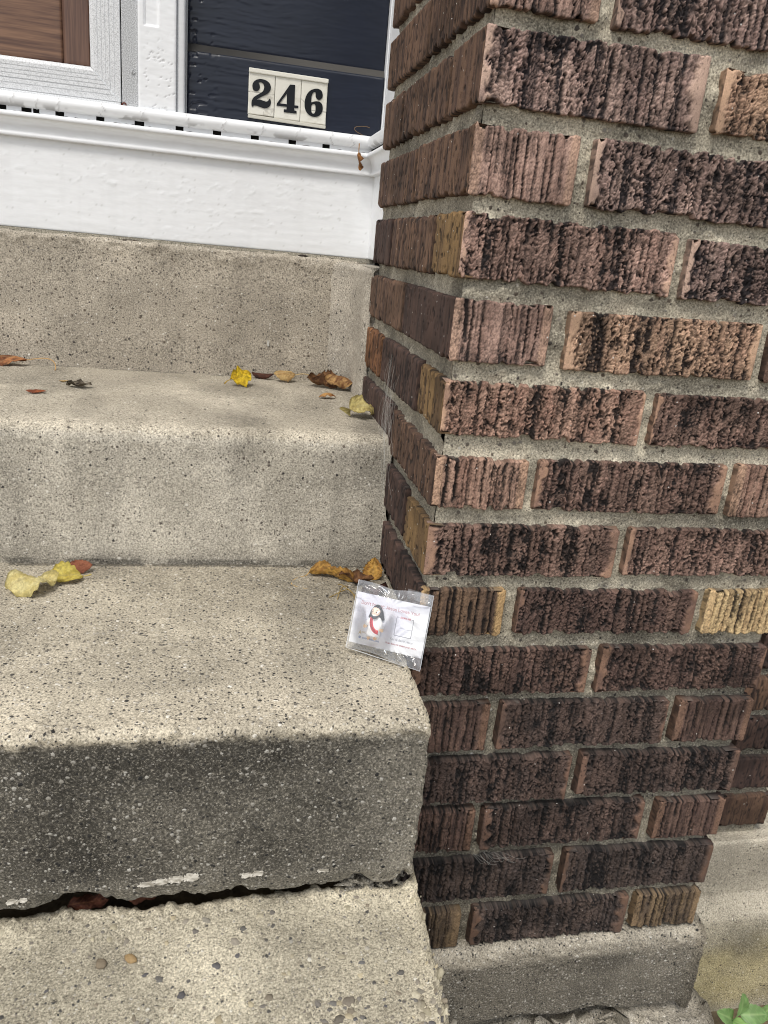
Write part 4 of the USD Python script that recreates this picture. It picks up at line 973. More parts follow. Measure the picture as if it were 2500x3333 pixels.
def tile_relief(k):
    def f(X, Z):
        u, w_ = (X + 0.113) * 1000, (Z + 0.05) * 1000
        cr = np.zeros_like(X)
        if k == 0: cr = np.exp(-(((w_ - 0.8 + 0.02 * u + 0.6 * noise(np.stack([u / 3, 0 * u, 0 * u], -1))) / 0.35) ** 2))
        if k == 2:
            cr = np.exp(-(((w_ + 12.5 + 0.5 * noise(np.stack([u / 2, 0 * u, 0 * u], -1))) / 0.3) ** 2)) * (u > 36)
            cr = np.maximum(cr, np.exp(-(((w_ + 1 + (u - 22) * 0.75) / 0.4) ** 2)) * (u < 26))
        dirt = 0.35 * sstep(0.55, 0.75, fbm(np.stack([u / 12, w_ / 8, 0 * u + k], -1), 4, 5))
        dirt = np.maximum(dirt, 0.45 * sstep(25.0, 29.5, w_))
        col = mixc(np.broadcast_to(CREAM, X.shape + (3,)), np.array([0.46, 0.43, 0.34]), dirt)
        if k == 0:
            ch = sstep(0.56, 0.62, fbm(np.stack([u / 9, w_ / 6, 0 * u], -1), 3, 14)) * (w_ < 0) * (u > -36)
            col = mixc(col, np.array([0.42, 0.40, 0.35]), 0.6 * ch)
        return -0.0004 * cr, mixc(col, np.array([0.10, 0.09, 0.08]), cr * 0.8)
    return f
for k, (xa, xb, za, zb2, dg) in enumerate(((-57.8, -19.8, -27.8, 27.4, (D2, None, True)), (-19.2, 18.7, -29.2, 26.9, (D4, H4, False)), (19.2, 57.6, -30.0, 26.0, (D6, H6, True)))):
    m, c = panel(-0.113 + xa / 1000, -0.113 + xb / 1000, -0.05 + za / 1000, -0.05 + zb2 / 1000, 0.6085, tile_relief(k), step=0.0008, thick=0.004, edge=0.0005)
    t_ = obj("tile", m, "old_metal", plate, smooth=True, col=c)
    obj("digit", digit(*dg), "enamel_black", t_, smooth=35)
b = box(-0.1710, -0.0548, 0.6062, 0.6125, -0.0238, -0.0180, 0.0009)
b.apply_transform(trimesh.transformations.rotation_matrix(0.008, [0, 1, 0], [-0.113, 0.61, -0.021]))
obj("holder_rail", b, "old_metal", plate, col=np.repeat(CREAM[None] * 1.02, len(b.vertices), 0))
b = box(-0.1705, -0.0550, 0.6066, 0.6125, -0.0840, -0.0797, 0.0008)
b.apply_transform(trimesh.transformations.rotation_matrix(0.020, [0, 1, 0], [-0.113, 0.61, -0.081]))
obj("holder_rail", b, "old_metal", plate, col=np.repeat(np.array([0.52, 0.50, 0.43])[None], len(b.vertices), 0))

# ------------------------------------------------------------------ printed card, toy figure and clear bag leaning at the pillar's foot
CM = np.array([[0.8532, 0.4996, 0.1501], [-0.5211, 0.8033, 0.2883], [0.0234, -0.3242, 0.9457]])
CU, CN, CW = CM[:, 0], -CM[:, 1], CM[:, 2]     # right, towards the street, up
SCL = 0.979
CC = EYE + (np.array([-0.0331, -0.0161, -0.5944]) - EYE) * SCL
def cw(p):   # card millimetres (right, up, out) to world
    p = np.asarray(p, float) / 1000 * SCL
    return CC + p[..., :1] * CU + p[..., 1:2] * CW + p[..., 2:3] * CN
plain("card_white", (0.80, 0.80, 0.86), 0.5)
two_tone("card_print", (0.82, 0.82, 0.83), (0.75, 0.75, 0.82), 26.0, 0.42, 0.62, rough=0.4, bump=0.0, detail=1.0)
plain("ink_red", S(168, 84, 88), 0.6); plain("ink_bold_red", S(186, 60, 70), 0.6); plain("ink_grey", S(105, 105, 115), 0.6); plain("ink_gold", S(196, 160, 70), 0.5); plain("ink_blue", S(104, 128, 176), 0.6)
plain("ink_navy", S(40, 40, 70), 0.6)
card = thing("printed_card", "white printed card inside the clear bag by the pillar, red lettering", "card", tuple(CC))
N_, M_ = 14, 10
U_, W_ = np.meshgrid(np.linspace(-38.1, 38.1, N_), np.linspace(-25.4, 25.4, M_), indexing="ij")
bow = 0.6 * (1 - (U_ / 38.1) ** 2)
fr = cw(np.stack([U_, W_, bow], -1)).reshape(-1, 3); bk = cw(np.stack([U_, W_, bow - 0.35], -1)).reshape(-1, 3)
i_ = np.arange(N_ * M_).reshape(N_, M_)
loop = np.r_[i_[:, 0], i_[-1, 1:], i_[-2::-1, -1], i_[0, -2:0:-1]]
rim = np.vstack([[a, b, b + N_ * M_] for a, b in zip(loop, np.roll(loop, -1))] + [[a, b + N_ * M_, a + N_ * M_] for a, b in zip(loop, np.roll(loop, -1))])
obj("stock", (np.vstack([fr, bk]), np.vstack([grid_faces(N_, M_), grid_faces(N_, M_, True) + N_ * M_, rim])), "card_print", card)
def letters(text, u, w_, cap, width=None, mat="ink_red", name="lettering", bold=False, shear=0.0, parent=None, rot=0.0, out=None, label=None):
    m = meshkit.text_mesh(text, cap, 0.06, bold)
    v = np.array(m.vertices)
    if width: v[:, 0] *= width / v[:, 0].max()
    v[:, 0] += shear * v[:, 1]
    c_, s_ = math.cos(rot), math.sin(rot)
    x, y = u + v[:, 0] * c_ - v[:, 1] * s_, w_ + v[:, 0] * s_ + v[:, 1] * c_
    z = v[:, 2] + (0.6 * (1 - (x / 38.1) ** 2) + 0.03 if out is None else out(x, y))
    return obj(name, (cw(np.c_[x, y, z]), m.faces), mat, parent or card, label=label)
letters("Don\u2019t forget: Jesus Loves You!", -32.2, 14.2, 3.1, 61.0)
letters("SCAN ME", 10.4, 8.3, 1.75, 10.9, "ink_bold_red", bold=True)
letters("You\u2019ve found Jesus!", 3.2, -14.2, 2.3, 23.8, "ink_grey", shear=0.35)
letters("Scan here to share your story.", -0.4, -18.6, 1.6, 32.4, "ink_red", bold=True)
letters("A", -29.6, -15.7, 3.6, None, "ink_gold")
letters("MAZI", -26.4, -13.9, 1.6, 6.0, "ink_gold")
letters("GOSPA MISSIONS", -25.1, -19.6, 1.5, 18.4, "ink_blue", bold=True)
def flat(poly, mat, name, z=0.03, label=None):
    g = trimesh.creation.extrude_polygon(poly, 0.06, engine="earcut")
    v = np.array(g.vertices); z_ = v[:, 2] + 0.6 * (1 - (v[:, 0] / 38.1) ** 2) + z
    return obj(name, (cw(np.c_[v[:, 0], v[:, 1], z_]), g.faces), mat, card, label=label)
from shapely.geometry import Point, box as sbox, LineString
flat(Point(-27.4, -18.6).buffer(1.25).difference(Point(-27.4, -18.6).buffer(0.85)).union(sbox(-27.65, -19.5, -27.15, -17.7)).union(sbox(-28.1, -18.5, -26.7, -18.1)), "ink_blue", "emblem")
frame_ = sbox(7.6, -8.4, 23.6, 8.6).buffer(0.8)
frame_ = frame_.difference(sbox(7.8, -8.2, 23.4, 8.4).buffer(0.6)).difference(sbox(9.3, 7.5, 22.2, 11))
flat(frame_, "ink_navy", "print_frame", label="thin dark frame under the words scan me")

plain("toy_white", (0.80, 0.79, 0.78), 0.45); plain("toy_skin", S(245, 205, 160), 0.45); plain("toy_face", S(248, 222, 200), 0.45); plain("toy_red", S(205, 38, 56), 0.4); plain("toy_hair", S(42, 42, 46), 0.35); plain("toy_eye", S(50, 30, 24), 0.4)
from manifold3d import Manifold
def hull(balls, edge=0.55, it=4):
    pts = []
    for (u, w_, o, r_) in balls:
        s = trimesh.creation.icosphere(subdivisions=2, radius=r_)
        pts.append(s.vertices + np.array([u, w_, o]))
    return trimesh.Trimesh(np.vstack(pts)).convex_hull
def fuse(*parts, edge=0.6, it=6):
    m = None
    for p_ in parts:
        q = Manifold.convex_hull if False else None
        h = Manifold.hull_points([tuple(x) for x in p_.vertices]) if hasattr(Manifold, "hull_points") else None
        m = h if m is None else m + h
    m = m.refine_to_length(edge)
    me = m.to_mesh()
    t_ = trimesh.Trimesh(me.vert_properties[:, :3], me.tri_verts, process=True)
    trimesh.smoothing.filter_taubin(t_, iterations=it)
    return t_
toy = thing("toy_figure", "tiny rubber figure with long dark hair, beard, white robe and red sash", "toy figure", tuple(cw([-13, -17, 3])))
ro = fuse(hull([(-16.6, 2.2, 4, 2.4), (-9.6, 3.0, 4, 2.4), (-17.8, -14.2, 4, 2.6), (-8.6, -13.2, 4, 2.6)]),
          hull([(-17.4, 2.2, 4, 2.1), (-21.6, -3.2, 4.4, 2.1)]), hull([(-9.2, 2.4, 4, 2.1), (-5.6, -4.0, 4.4, 2.2)]))
robe = obj("robe", (cw(ro.vertices), ro.faces), "toy_white", toy, smooth=True)
def limb(name, balls, mat, label=None, it=3):
    t_ = fuse(*[hull(b_) for b_ in balls], edge=0.5, it=it)
    return obj(name, (cw(t_.vertices), t_.faces), mat, toy, smooth=True, label=label)
limb("hand", [[(-22.4, -5.4, 4.6, 1.75), (-22.9, -6.4, 4.8, 1.5)], [(-21.4, -5.6, 5.4, 0.8), (-21.0, -6.4, 5.6, 0.7)]], "toy_skin")
limb("hand", [[(-5.2, -6.2, 4.6, 1.75), (-4.6, -7.2, 4.8, 1.5)], [(-6.2, -6.2, 5.4, 0.8), (-6.7, -6.9, 5.6, 0.7)]], "toy_skin")
limb("foot", [[(-17.0, -16.2, 4.6, 1.9), (-16.6, -16.8, 6.2, 1.6)]], "toy_skin")
limb("foot", [[(-10.0, -15.4, 4.6, 1.9), (-10.2, -16.0, 6.2, 1.6)]], "toy_skin")
hd = hull([(-13.5, 10.4, 5.8, 4.5), (-13.6, 7.4, 5.6, 4.0)])
head = obj("head", (cw(hd.vertices), hd.faces), "toy_face", toy, smooth=True)
hr = fuse(hull([(-13.2, 12.9, 3.6, 4.3), (-16.6, 10.6, 3.2, 2.5), (-9.9, 10.8, 3.2, 2.6)]), hull([(-17.2, 10.2, 3.6, 2.3), (-18.6, 5.6, 3.4, 2.0), (-19.8, 3.8, 3.2, 1.3)]), hull([(-9.4, 10.6, 3.6, 2.6), (-7.4, 6.0, 3.4, 2.2), (-6.0, 4.2, 3.2, 1.5)]), edge=0.45)
hv = hr.vertices
hv = hv + 0.22 * np.sin((hv[:, :1] + 13) * 3.2 + hv[:, 1:2] * 0.4) * np.array([[0, 0, 1]])
obj("hair", (cw(hv), hr.faces), "toy_hair", head, smooth=True)
bd = fuse(hull([(-17.0, 7.4, 6.4, 1.0), (-15.6, 5.0, 8.3, 1.2), (-13.6, 4.2, 8.8, 1.3), (-11.6, 5.0, 8.3, 1.2), (-10.0, 7.4, 6.4, 1.0), (-13.6, 6.0, 8.8, 1.0)]), edge=0.45)
beard = obj("beard", (cw(bd.vertices), bd.faces), "toy_hair", head, smooth=True)
mo = hull([(-15.2, 6.9, 9.6, 0.55), (-14.0, 6.5, 10.0, 0.66), (-12.5, 6.8, 9.6, 0.55)])
obj("mouth", (cw(mo.vertices), mo.faces), "toy_white", head, smooth=True)
no_ = hull([(-13.8, 9.0, 10.0, 0.7), (-13.7, 9.9, 9.9, 0.5)])
obj("nose", (cw(no_.vertices), no_.faces), "toy_face", head, smooth=True)
for ux in (-15.6, -11.9):
    e_ = hull([(ux, 10.2, 9.75, 0.6)]); obj("eye", (cw(e_.vertices), e_.faces), "toy_eye", head, smooth=True)
    e_ = hull([(ux - 0.7, 11.7, 9.5, 0.32), (ux + 0.7, 11.8, 9.5, 0.32)]); obj("eyebrow", (cw(e_.vertices), e_.faces), "toy_hair", head, smooth=True)
sl = smooth_line([(-16.9, 4.4), (-16.4, -0.4), (-15.2, -4.6), (-12.4, -8.0), (-7.6, -9.4)], 40)
tg = np.gradient(sl, axis=0); tg /= np.linalg.norm(tg, axis=1, keepdims=True); nr = np.c_[-tg[:, 1], tg[:, 0]]
hw = np.linspace(1.5, 2.3, 40)[:, None]
ww = np.linspace(-1, 1, 7)
SV = np.stack([np.c_[sl + nr * hw * k_, np.full(40, 7.15 - 0.35 * abs(k_) ** 3 - 0.5 * (abs(k_) == 1))] for k_ in ww], 1)
sash = obj("sash", (cw(SV.reshape(-1, 3)), grid_faces(40, 7)), "toy_red", toy, smooth=True)
def along(text, s0, cap, dstep):
    L_ = np.r_[0, np.cumsum(np.linalg.norm(np.diff(sl, axis=0), axis=1))]
    for k_, ch in enumerate(text):
        s_ = s0 + dstep * k_
        p_ = np.array([np.interp(s_, L_, sl[:, 0]), np.interp(s_, L_, sl[:, 1])]); t_ = np.array([np.interp(s_, L_, tg[:, 0]), np.interp(s_, L_, tg[:, 1])])
        if ch == "\u2665":
            th = np.linspace(0, 2 * np.pi, 24)[:-1]
            hp = Polygon(np.c_[16 * np.sin(th) ** 3, 13 * np.cos(th) - 5 * np.cos(2 * th) - 2 * np.cos(3 * th) - np.cos(4 * th)] * 0.052)
            g = trimesh.creation.extrude_polygon(hp.buffer(0), 0.08, engine="earcut")
        elif ch == " ":
            continue
        else:
            g = meshkit.text_mesh(ch, cap, 0.08, True); g.apply_translation([-g.vertices[:, 0].mean(), -cap / 2, 0])
        v = np.array(g.vertices); up2 = np.array([-t_[1], t_[0]])
        q = p_ + v[:, :1] * t_ + v[:, 1:2] * up2
        obj("sash_letter", (cw(np.c_[q, v[:, 2] + 7.18]), g.faces), "toy_eye", sash)
along("JESUS\u2665YOU", 2.6, 1.35, 1.62)

# the clear bag: two thin wrinkled films
MAT["clear_film"] = usdkit.material(stage, "/World/Looks/clear_film", {
    "fr": ("fresnel", {"IOR": 1.42}), "fm": ("math", {"math_type": "multiply_add", "value2": 1.0, "value3": 0.008, "use_clamp": True}), "t": ("transparent_bsdf", {"color": (0.985, 0.988, 0.99)}), "g": ("glossy_bsdf", {"color": (1, 1, 1), "roughness": 0.06}),
    "df": ("diffuse_bsdf", {"color": (0.9, 0.92, 0.95)}), "m2": ("mix_closure", {"fac": 0.05}), "m": ("mix_closure", {})}, [("t.BSDF", "m2.closure1"), ("df.BSDF", "m2.closure2"), ("fr.fac", "fm.value1"), ("fm.value", "m.fac"), ("m2.closure", "m.closure1"), ("g.BSDF", "m.closure2")], surface="m.closure")
plain("film_seam", (0.85, 0.87, 0.9), 0.25, alpha=0.45)
bag = thing("clear_bag", "crinkled clear plastic bag standing on the step against the pillar corner", "plastic bag", tuple(cw([0, -36, 0])))
def film(sign, seed):
    n, m = 130, 130
    u, w_ = np.meshgrid(np.linspace(0, 1, n), np.linspace(0, 1, m), indexing="ij")
    TL, TR, BR, BL = np.array([-38.9, 37.2]), np.array([39.4, 36.8]), np.array([38.9, -37.6]), np.array([-40.0, -31.8])
    P2 = ((1 - u)[..., None] * BL + u[..., None] * BR) * (1 - w_)[..., None] + ((1 - u)[..., None] * TL + u[..., None] * TR) * w_[..., None]
    P2[..., 1] -= 2.6 * np.exp(-((u - 0.47) / 0.16) ** 2) * w_ ** 8
    P2[..., 1] += 2.6 * np.exp(-((u - 0.35) / 0.25) ** 2) * (1 - w_) ** 8
    x, y = P2[..., 0], P2[..., 1]
    bump_ = 13.5 * np.exp(-((((x + 13.4) / 15) ** 2) ** 1.5 + (((y + 1) / 22) ** 2) ** 1.5)) if sign > 0 else 0 * x
    tri = lambda p_: 1 - 4 * np.abs((p_ % 1) - 0.5)
    th1, r1 = np.arctan2(y - 20, x + 4 * sign), np.hypot(y - 20, x + 4 * sign)
    th2, r2_ = np.arctan2(y + 16, x - 6 * sign), np.hypot(y + 16, x - 6 * sign)
    wb = 0.5 * noise(np.stack([x / 12, y / 12, 0 * x + seed], -1), seed)
    rid = np.where(y > 0, tri(th1 * 2.3 + wb), tri(th2 * 2.1 + wb + 0.3)) * np.clip(np.where(y > 0, r1, r2_) / 26, 0, 1)
    rid2 = tri(x / 17 + 0.3 * y / 10 + 0.8 * wb + 0.1 * seed)
    away = 0.12 + 0.88 * np.clip(sstep(23, 29, y) + sstep(-23, -28, y), 0, 1)
    ed = sstep(0, 0.10, np.minimum.reduce([u, 1 - u, w_, 1 - w_]))
    z = sign * (0.9 + 0.9 * ed) + sign * bump_ * ed + away * (1.9 * rid + 0.7 * rid2) * (0.25 + 0.75 * ed)
    z = np.maximum(z, 1.2 + bump_ * ed + 0.3 * rid) * 1.0 if sign > 0 else np.minimum(z, -0.9)
    if sign > 0:
        z = np.where(away > 0.5, np.maximum(z, 0.2), z)
    return (cw(np.stack([x, y, z], -1)).reshape(-1, 3), grid_faces(n, m, sign < 0))
obj("front_film", film(1, 3), "clear_film", bag, smooth=True)
obj("back_film", film(-1, 8), "clear_film", bag, smooth=True)
for e0, e1 in (((-38.9, 37.2), (-40.0, -31.8)), ((39.4, 36.8), (38.9, -37.6)), ((-40.0, -31.8), (38.9, -37.6))):
    tt_ = np.linspace(0, 1, 24)[:, None]
    sp = cw(np.c_[np.array(e0) * (1 - tt_) + np.array(e1) * tt_, 0.3 * np.sin(tt_ * 19)])
    obj("seam", tube(sp, 0.00032, 5), "film_seam", bag, smooth=True)
n = 16
u_, w2 = np.meshgrid(np.linspace(13.6, 39.0, n), np.linspace(0, 1, 8), indexing="ij")
yt = 38.6 - (u_ - 13.6) * 0.05
obj("flap", (cw(np.stack([u_, yt - w2 * 9.5, 2.6 + 1.2 * np.sin(u_ / 4.0) * w2], -1)).reshape(-1, 3), grid_faces(n, 8)), "clear_film", bag, smooth=True)

# ------------------------------------------------------------------ fallen leaves
def leaf(name, label, at, yaw, length, width, cols, curl=0.0, cup=0.0, twist=0.0, pitch=0.0, roll=0.0, stem=None, seed=0, lobes=0, group=None, shape=0.42, wave=0.0, hang=False, spots=0.3, tip=1.0, lift=0.0006, category="leaf"):
    """A blade bent along its length (curl, radians in all) and across (cup), turned, and set down so that its lowest point lies on the tread."""
    length, width = length * 0.93, width * 0.92
    n, m = 46, 25
    t, a = np.meshgrid(np.linspace(0, 1, n), np.linspace(-1, 1, m), indexing="ij")
    wid = np.maximum(np.sin(np.pi * np.clip(t, 0, 1) ** (math.log(0.5) / math.log(shape))), 0) ** 0.75
    wid = wid * (1 + 0.09 * np.sin(t * 47 + seed * 1.7) * (noise(np.stack([t * 14, np.sign(a) * 5.0, 0 * t + seed], -1)) > 0.4)) * (1 + 0.16 * lobes * np.sin(t * 17 + seed)) * (1 + 0.10 * (noise(np.stack([t * 9, np.sign(a) * 3.0, 0 * t + seed], -1)) - 0.5))
    wid = np.where(t > 0.985, wid * 0 + 0.02, wid)
    s, xw = t * length, a * wid * width / 2
    ang = curl * (t - 0.5)
    if abs(curl) > 1e-3:
        R = length / curl
        X, Z = R * np.sin(ang), R * (1 - np.cos(ang))
    else:
        X, Z = s - length / 2, 0 * s
    ca = cup * a * wid
    Yl = np.where(abs(cup) > 1e-3, np.sin(ca) / (cup if abs(cup) > 1e-3 else 1) * width / 2, xw)
    Zl = (1 - np.cos(ca)) / (cup if abs(cup) > 1e-3 else 1) * width / 2
    Zl = Zl + wave * width * 0.16 * np.sin(t * 9 + seed) * np.abs(a) ** 1.5 * np.sign(a) + wave * width * 0.10 * np.sin(t * 6.1 + a * 2 + seed * 2)
    Zl = Zl + 0.10 * width * (fbm(np.stack([t * 6, a * 3, 0 * t + seed], -1), 4) - 0.5)
    Zl = Zl - 0.030 * width * (np.exp(-(a / 0.06) ** 2) + 0.6 * np.exp(-((((t * 6 - np.abs(a) * 1.4) % 1) - 0.5) / 0.09) ** 2) * (np.abs(a) > 0.06))
    tw_ = twist * (t - 0.5)
    Y2, Z2_ = Yl * np.cos(tw_) - Zl * np.sin(tw_), Yl * np.sin(tw_) + Zl * np.cos(tw_)
    V = np.stack([X - np.sin(ang) * Z2_, Y2, Z + np.cos(ang) * Z2_], -1).reshape(-1, 3)
    Rm = trimesh.transformations.euler_matrix(roll, pitch, yaw, "sxyz")[:3, :3]
    V = V @ Rm.T
    stem_pts = None
    if stem is not None:
        base = V.reshape(n, m, 3)[0, m // 2]
        loc_ = np.array([[0, 0, 0]] + [[-q[0], q[1], q[2]] for q in stem]) @ trimesh.transformations.euler_matrix(0, 0, yaw, "sxyz")[:3, :3].T
        stem_pts = smooth_line(base + loc_, 18)
    low_ = V[:, 2].min()
    sh = np.array([at[0], at[1], at[2] - (0 if hang else low_) + (0 if hang else lift)])
    V = V + sh
    c1, c2, cv = cols
    mott = fbm(np.stack([t * length / 0.008, a * width / 0.016, 0 * t + seed], -1), 4, 7)
    c = mixc(c1, c2, sstep(0.38, 0.66, mott))
    vein = np.exp(-(a / 0.07) ** 2) + 0.8 * np.exp(-((((t * 6 - np.abs(a) * 1.4) % 1) - 0.5) / 0.07) ** 2) * (np.abs(a) > 0.06)
    c = mixc(c, cv * 0.8, np.clip(vein, 0, 1) * 0.6)
    c = mixc(c, c2 * 0.35, spots * sstep(0.60, 0.72, noise(np.stack([t * length / 0.003, a * width / 0.005, 0 * t + seed + 3], -1))))
    c = mixc(c, c2 * 0.55, 0.75 * sstep(0.80, 1.0, np.abs(a) + 0.35 * (noise(np.stack([t * 11, a * 2, 0 * t + seed], -1), 3) - 0.5)))
    nn_ = np.zeros_like(V)
    F = grid_faces(n, m)
    fn = np.cross(V[F[:, 1]] - V[F[:, 0]], V[F[:, 2]] - V[F[:, 0]])
    for k_ in range(3): np.add.at(nn_, F[:, k_], fn)
    nn_ /= np.linalg.norm(nn_, axis=1, keepdims=True) + 1e-12
    nv_ = len(V)
    VV = np.vstack([V, V - nn_ * 0.00022])
    ii = np.arange(n * m).reshape(n, m)
    lp = np.r_[ii[:, 0], ii[-1, 1:], ii[-2::-1, -1], ii[0, -2:0:-1]]
    lq = np.roll(lp, -1)
    FF = np.vstack([F, F[:, ::-1] + nv_, np.c_[lp, lq, lq + nv_], np.c_[lp, lq + nv_, lp + nv_]])
    T_ = thing(name, label, category, at, group)
    cc_ = c.reshape(-1, 3)
    obj("blade", (VV, FF), "leaf_dry", T_, smooth=True, col=np.vstack([cc_, cc_ * 0.9]))
    if stem_pts is not None:
        sp = stem_pts + sh
        if not hang: sp[:, 2] = np.maximum(sp[:, 2], at[2] + 0.0007)
        tb = tube(sp, np.linspace(0.0006, 0.0009, len(sp)), 6)
        obj("stem", tb, "leaf_dry", T_, smooth=True, col=np.repeat(cv[None], len(tb.vertices), 0))
    return T_

ORANGE = (S(188, 128, 84), S(120, 74, 52), S(206, 170, 120)); RUST = (S(170, 98, 62), S(132, 72, 48), S(180, 120, 84)); YELLOW = (S(226, 196, 50), S(206, 172, 40), S(190, 156, 60))
BROWN = (S(140, 100, 66), S(98, 66, 46), S(176, 140, 94)); DARKB = (S(88, 54, 42), S(60, 40, 34), S(110, 74, 56)); TAN = (S(206, 176, 120), S(176, 142, 92), S(214, 188, 138)); KHAKI = (S(206, 192, 128), S(178, 160, 100), S(220, 206, 150))
PALE = (S(226, 214, 156), S(210, 194, 128), S(206, 186, 130)); LEMON = (S(214, 198, 104), S(194, 174, 82), S(206, 188, 120)); OCHRE = (S(206, 160, 80), S(168, 122, 62), S(214, 176, 110)); GREYB = (S(122, 112, 96), S(84, 74, 62), S(140, 128, 108))
ZA, ZB = -0.4598, -0.6272
leaf("fallen_leaf", "mottled orange brown leaf cut by the left edge, its thin stem arching right", (-0.520, 0.552, ZA), math.pi - 0.05, 0.085, 0.036, ORANGE, curl=-0.7, cup=-1.3, seed=1, stem=[(0.018, 0.004, 0.004), (0.036, 0.008, 0.004), (0.044, 0.020, -0.012)], lobes=0.5, wave=0.6)
leaf("fallen_leaf", "small flat rust orange leaf scrap on the upper tread at the left", (-0.4305, 0.367, ZA - 0.0015), 0.05, 0.026, 0.016, RUST, curl=-0.5, cup=-1.0, seed=2)
leaf("leaf_crumb", "tiny tan leaf crumb on the upper tread above the rust orange scrap", (-0.4119, 0.449, ZA), 0.4, 0.013, 0.008, TAN, curl=0.6, seed=3)
leaf("skeleton_leaf", "lacy grey brown leaf skeleton lying flat on the upper tread", (-0.3865, 0.416, ZA), 0.1, 0.034, 0.020, GREYB, curl=0.5, cup=0.6, lobes=1.6, wave=1.0, seed=4, spots=0.9)
leaf("fallen_leaf", "bright yellow leaf tilted up on the upper tread with brown stub", (-0.1715, 0.492, ZA), 0.35, 0.036, 0.034, YELLOW, curl=0.3, cup=0.35, roll=0.85, pitch=-0.20, lobes=1.2, wave=0.5, seed=5, stem=[(0.005, 0.001, -0.003), (0.008, 0.0, -0.006)], spots=0.5, shape=0.55)
leaf("fallen_leaf", "dark brown rolled leaf against the riser, right of the yellow leaf", (-0.1360, 0.556, ZA), -0.12, 0.037, 0.020, DARKB, curl=0.4, cup=-1.9, roll=0.5, seed=6)
leaf("fallen_leaf", "pale tan curled leaf against the riser with stem pointing right", (-0.1030, 0.545, ZA), math.pi, 0.036, 0.032, TAN, curl=-0.6, cup=-1.1, roll=-0.55, seed=7, stem=[(0.010, 0.002, 0.003), (0.024, -0.002, 0.001), (0.032, 0.004, -0.004)])
leaf("fallen_leaf", "large curled brown leaf in the upper tread's right corner", (-0.0400, 0.520, ZA), -0.10, 0.066, 0.044, BROWN, curl=1.5, cup=1.5, twist=0.9, roll=0.35, seed=8, wave=1.0, lobes=0.6)
leaf("fallen_leaf", "rolled tan and dark brown leaf overlapping the large brown one, long stem", (-0.0230, 0.500, ZA + 0.003), math.pi - 0.35, 0.052, 0.034, (S(190, 150, 98), S(116, 76, 50), S(184, 146, 96)), curl=-1.0, cup=-1.6, twist=-0.6, roll=-0.5, seed=9, stem=[(0.010, 0.006, -0.004), (0.020, 0.020, -0.012), (0.024, 0.034, -0.018)], wave=0.8)
leaf("fallen_leaf", "small arched orange brown leaf in front of the large brown leaf", (-0.0480, 0.430, ZA), 0.05, 0.033, 0.018, (S(192, 148, 92), S(150, 96, 58), S(206, 160, 100)), curl=-2.0, cup=-0.7, lobes=1.0, seed=10)
leaf("fallen_leaf", "khaki fan shaped leaf arched up against the pillar on the upper tread", (-0.0200, 0.318, ZA - 0.002), -0.05, 0.052, 0.032, KHAKI, curl=-2.3, cup=0.3, twist=0.9, roll=0.35, lobes=1.4, wave=1.2, seed=11, shape=0.62)
leaf("fallen_leaf", "large pale yellow leaf draped on the lower tread at the left", (-0.3920, 0.124, ZB), 0.40, 0.056, 0.042, PALE, curl=-0.55, cup=-0.30, roll=0.18, wave=1.0, lobes=0.7, seed=12, spots=0.18, shape=0.5)
leaf("fallen_leaf", "lemon yellow leaf lying half behind the large pale leaf, thin stem", (-0.3680, 0.153, ZB + 0.002), math.pi + 0.05, 0.050, 0.030, LEMON, curl=-0.7, cup=0.7, roll=-0.35, seed=13, stem=[(0.004, -0.002, 0.0), (0.008, 0.0, 0.002)], wave=0.6, spots=0.25)
leaf("fallen_leaf", "small russet leaf propped beside the lemon yellow leaf", (-0.3515, 0.176, ZB), 0.25, 0.028, 0.020, (S(160, 102, 76), S(138, 84, 62), S(170, 112, 84)), curl=0.4, cup=-0.4, roll=0.8, seed=14, stem=[(0.004, 0.004, -0.004), (0.006, 0.006, -0.008)], spots=0.1)
leaf("fallen_leaf", "long ochre leaf rolled into a tube beside the packet on the lower tread", (-0.0660, 0.162, ZB), -0.38, 0.058, 0.040, OCHRE, curl=0.25, cup=2.1, roll=-0.9, seed=15, wave=0.7, stem=[(0.006, -0.004, -0.008), (0.014, -0.022, -0.016), (-0.012, -0.036, -0.016)], spots=0.6)
leaf("fallen_leaf", "crumpled dark brown leaf between the ochre tube leaf and the standing one", (-0.0380, 0.150, ZB), -0.2, 0.046, 0.030, BROWN, curl=1.4, cup=1.0, twist=0.8, wave=1.4, seed=16)
leaf("fallen_leaf", "ochre pointed leaf standing upright in the corner against the pillar", (-0.0140, 0.166, ZB), 1.20, 0.030, 0.028, OCHRE, curl=0.5, cup=0.7, pitch=-1.25, seed=17, shape=0.36, spots=0.5)
leaf("fallen_leaf", "dark dead leaf bit lying behind the packet's top left corner", (-0.0200, 0.120, ZB), 0.5, 0.040, 0.026, DARKB, curl=1.0, cup=0.8, wave=1.2, seed=18)
leaf("fallen_leaf", "brown leaf wedged in the crack, left of its larger neighbour", (-0.3050, -0.112, -0.8280), 0.1, 0.036, 0.018, (S(124, 76, 58), S(84, 50, 40), S(150, 104, 74)), curl=0.6, cup=-0.9, roll=0.7, seed=19, lobes=1.4, wave=1.3)
leaf("fallen_leaf", "reddish brown leaf wedged upright in the crack below the white flake", (-0.2590, -0.112, -0.8235), 0.0, 0.044, 0.024, (S(128, 84, 64), S(100, 62, 48), S(160, 112, 80)), curl=-0.4, cup=-0.7, roll=0.8, seed=20, lobes=1.4, wave=1.3)
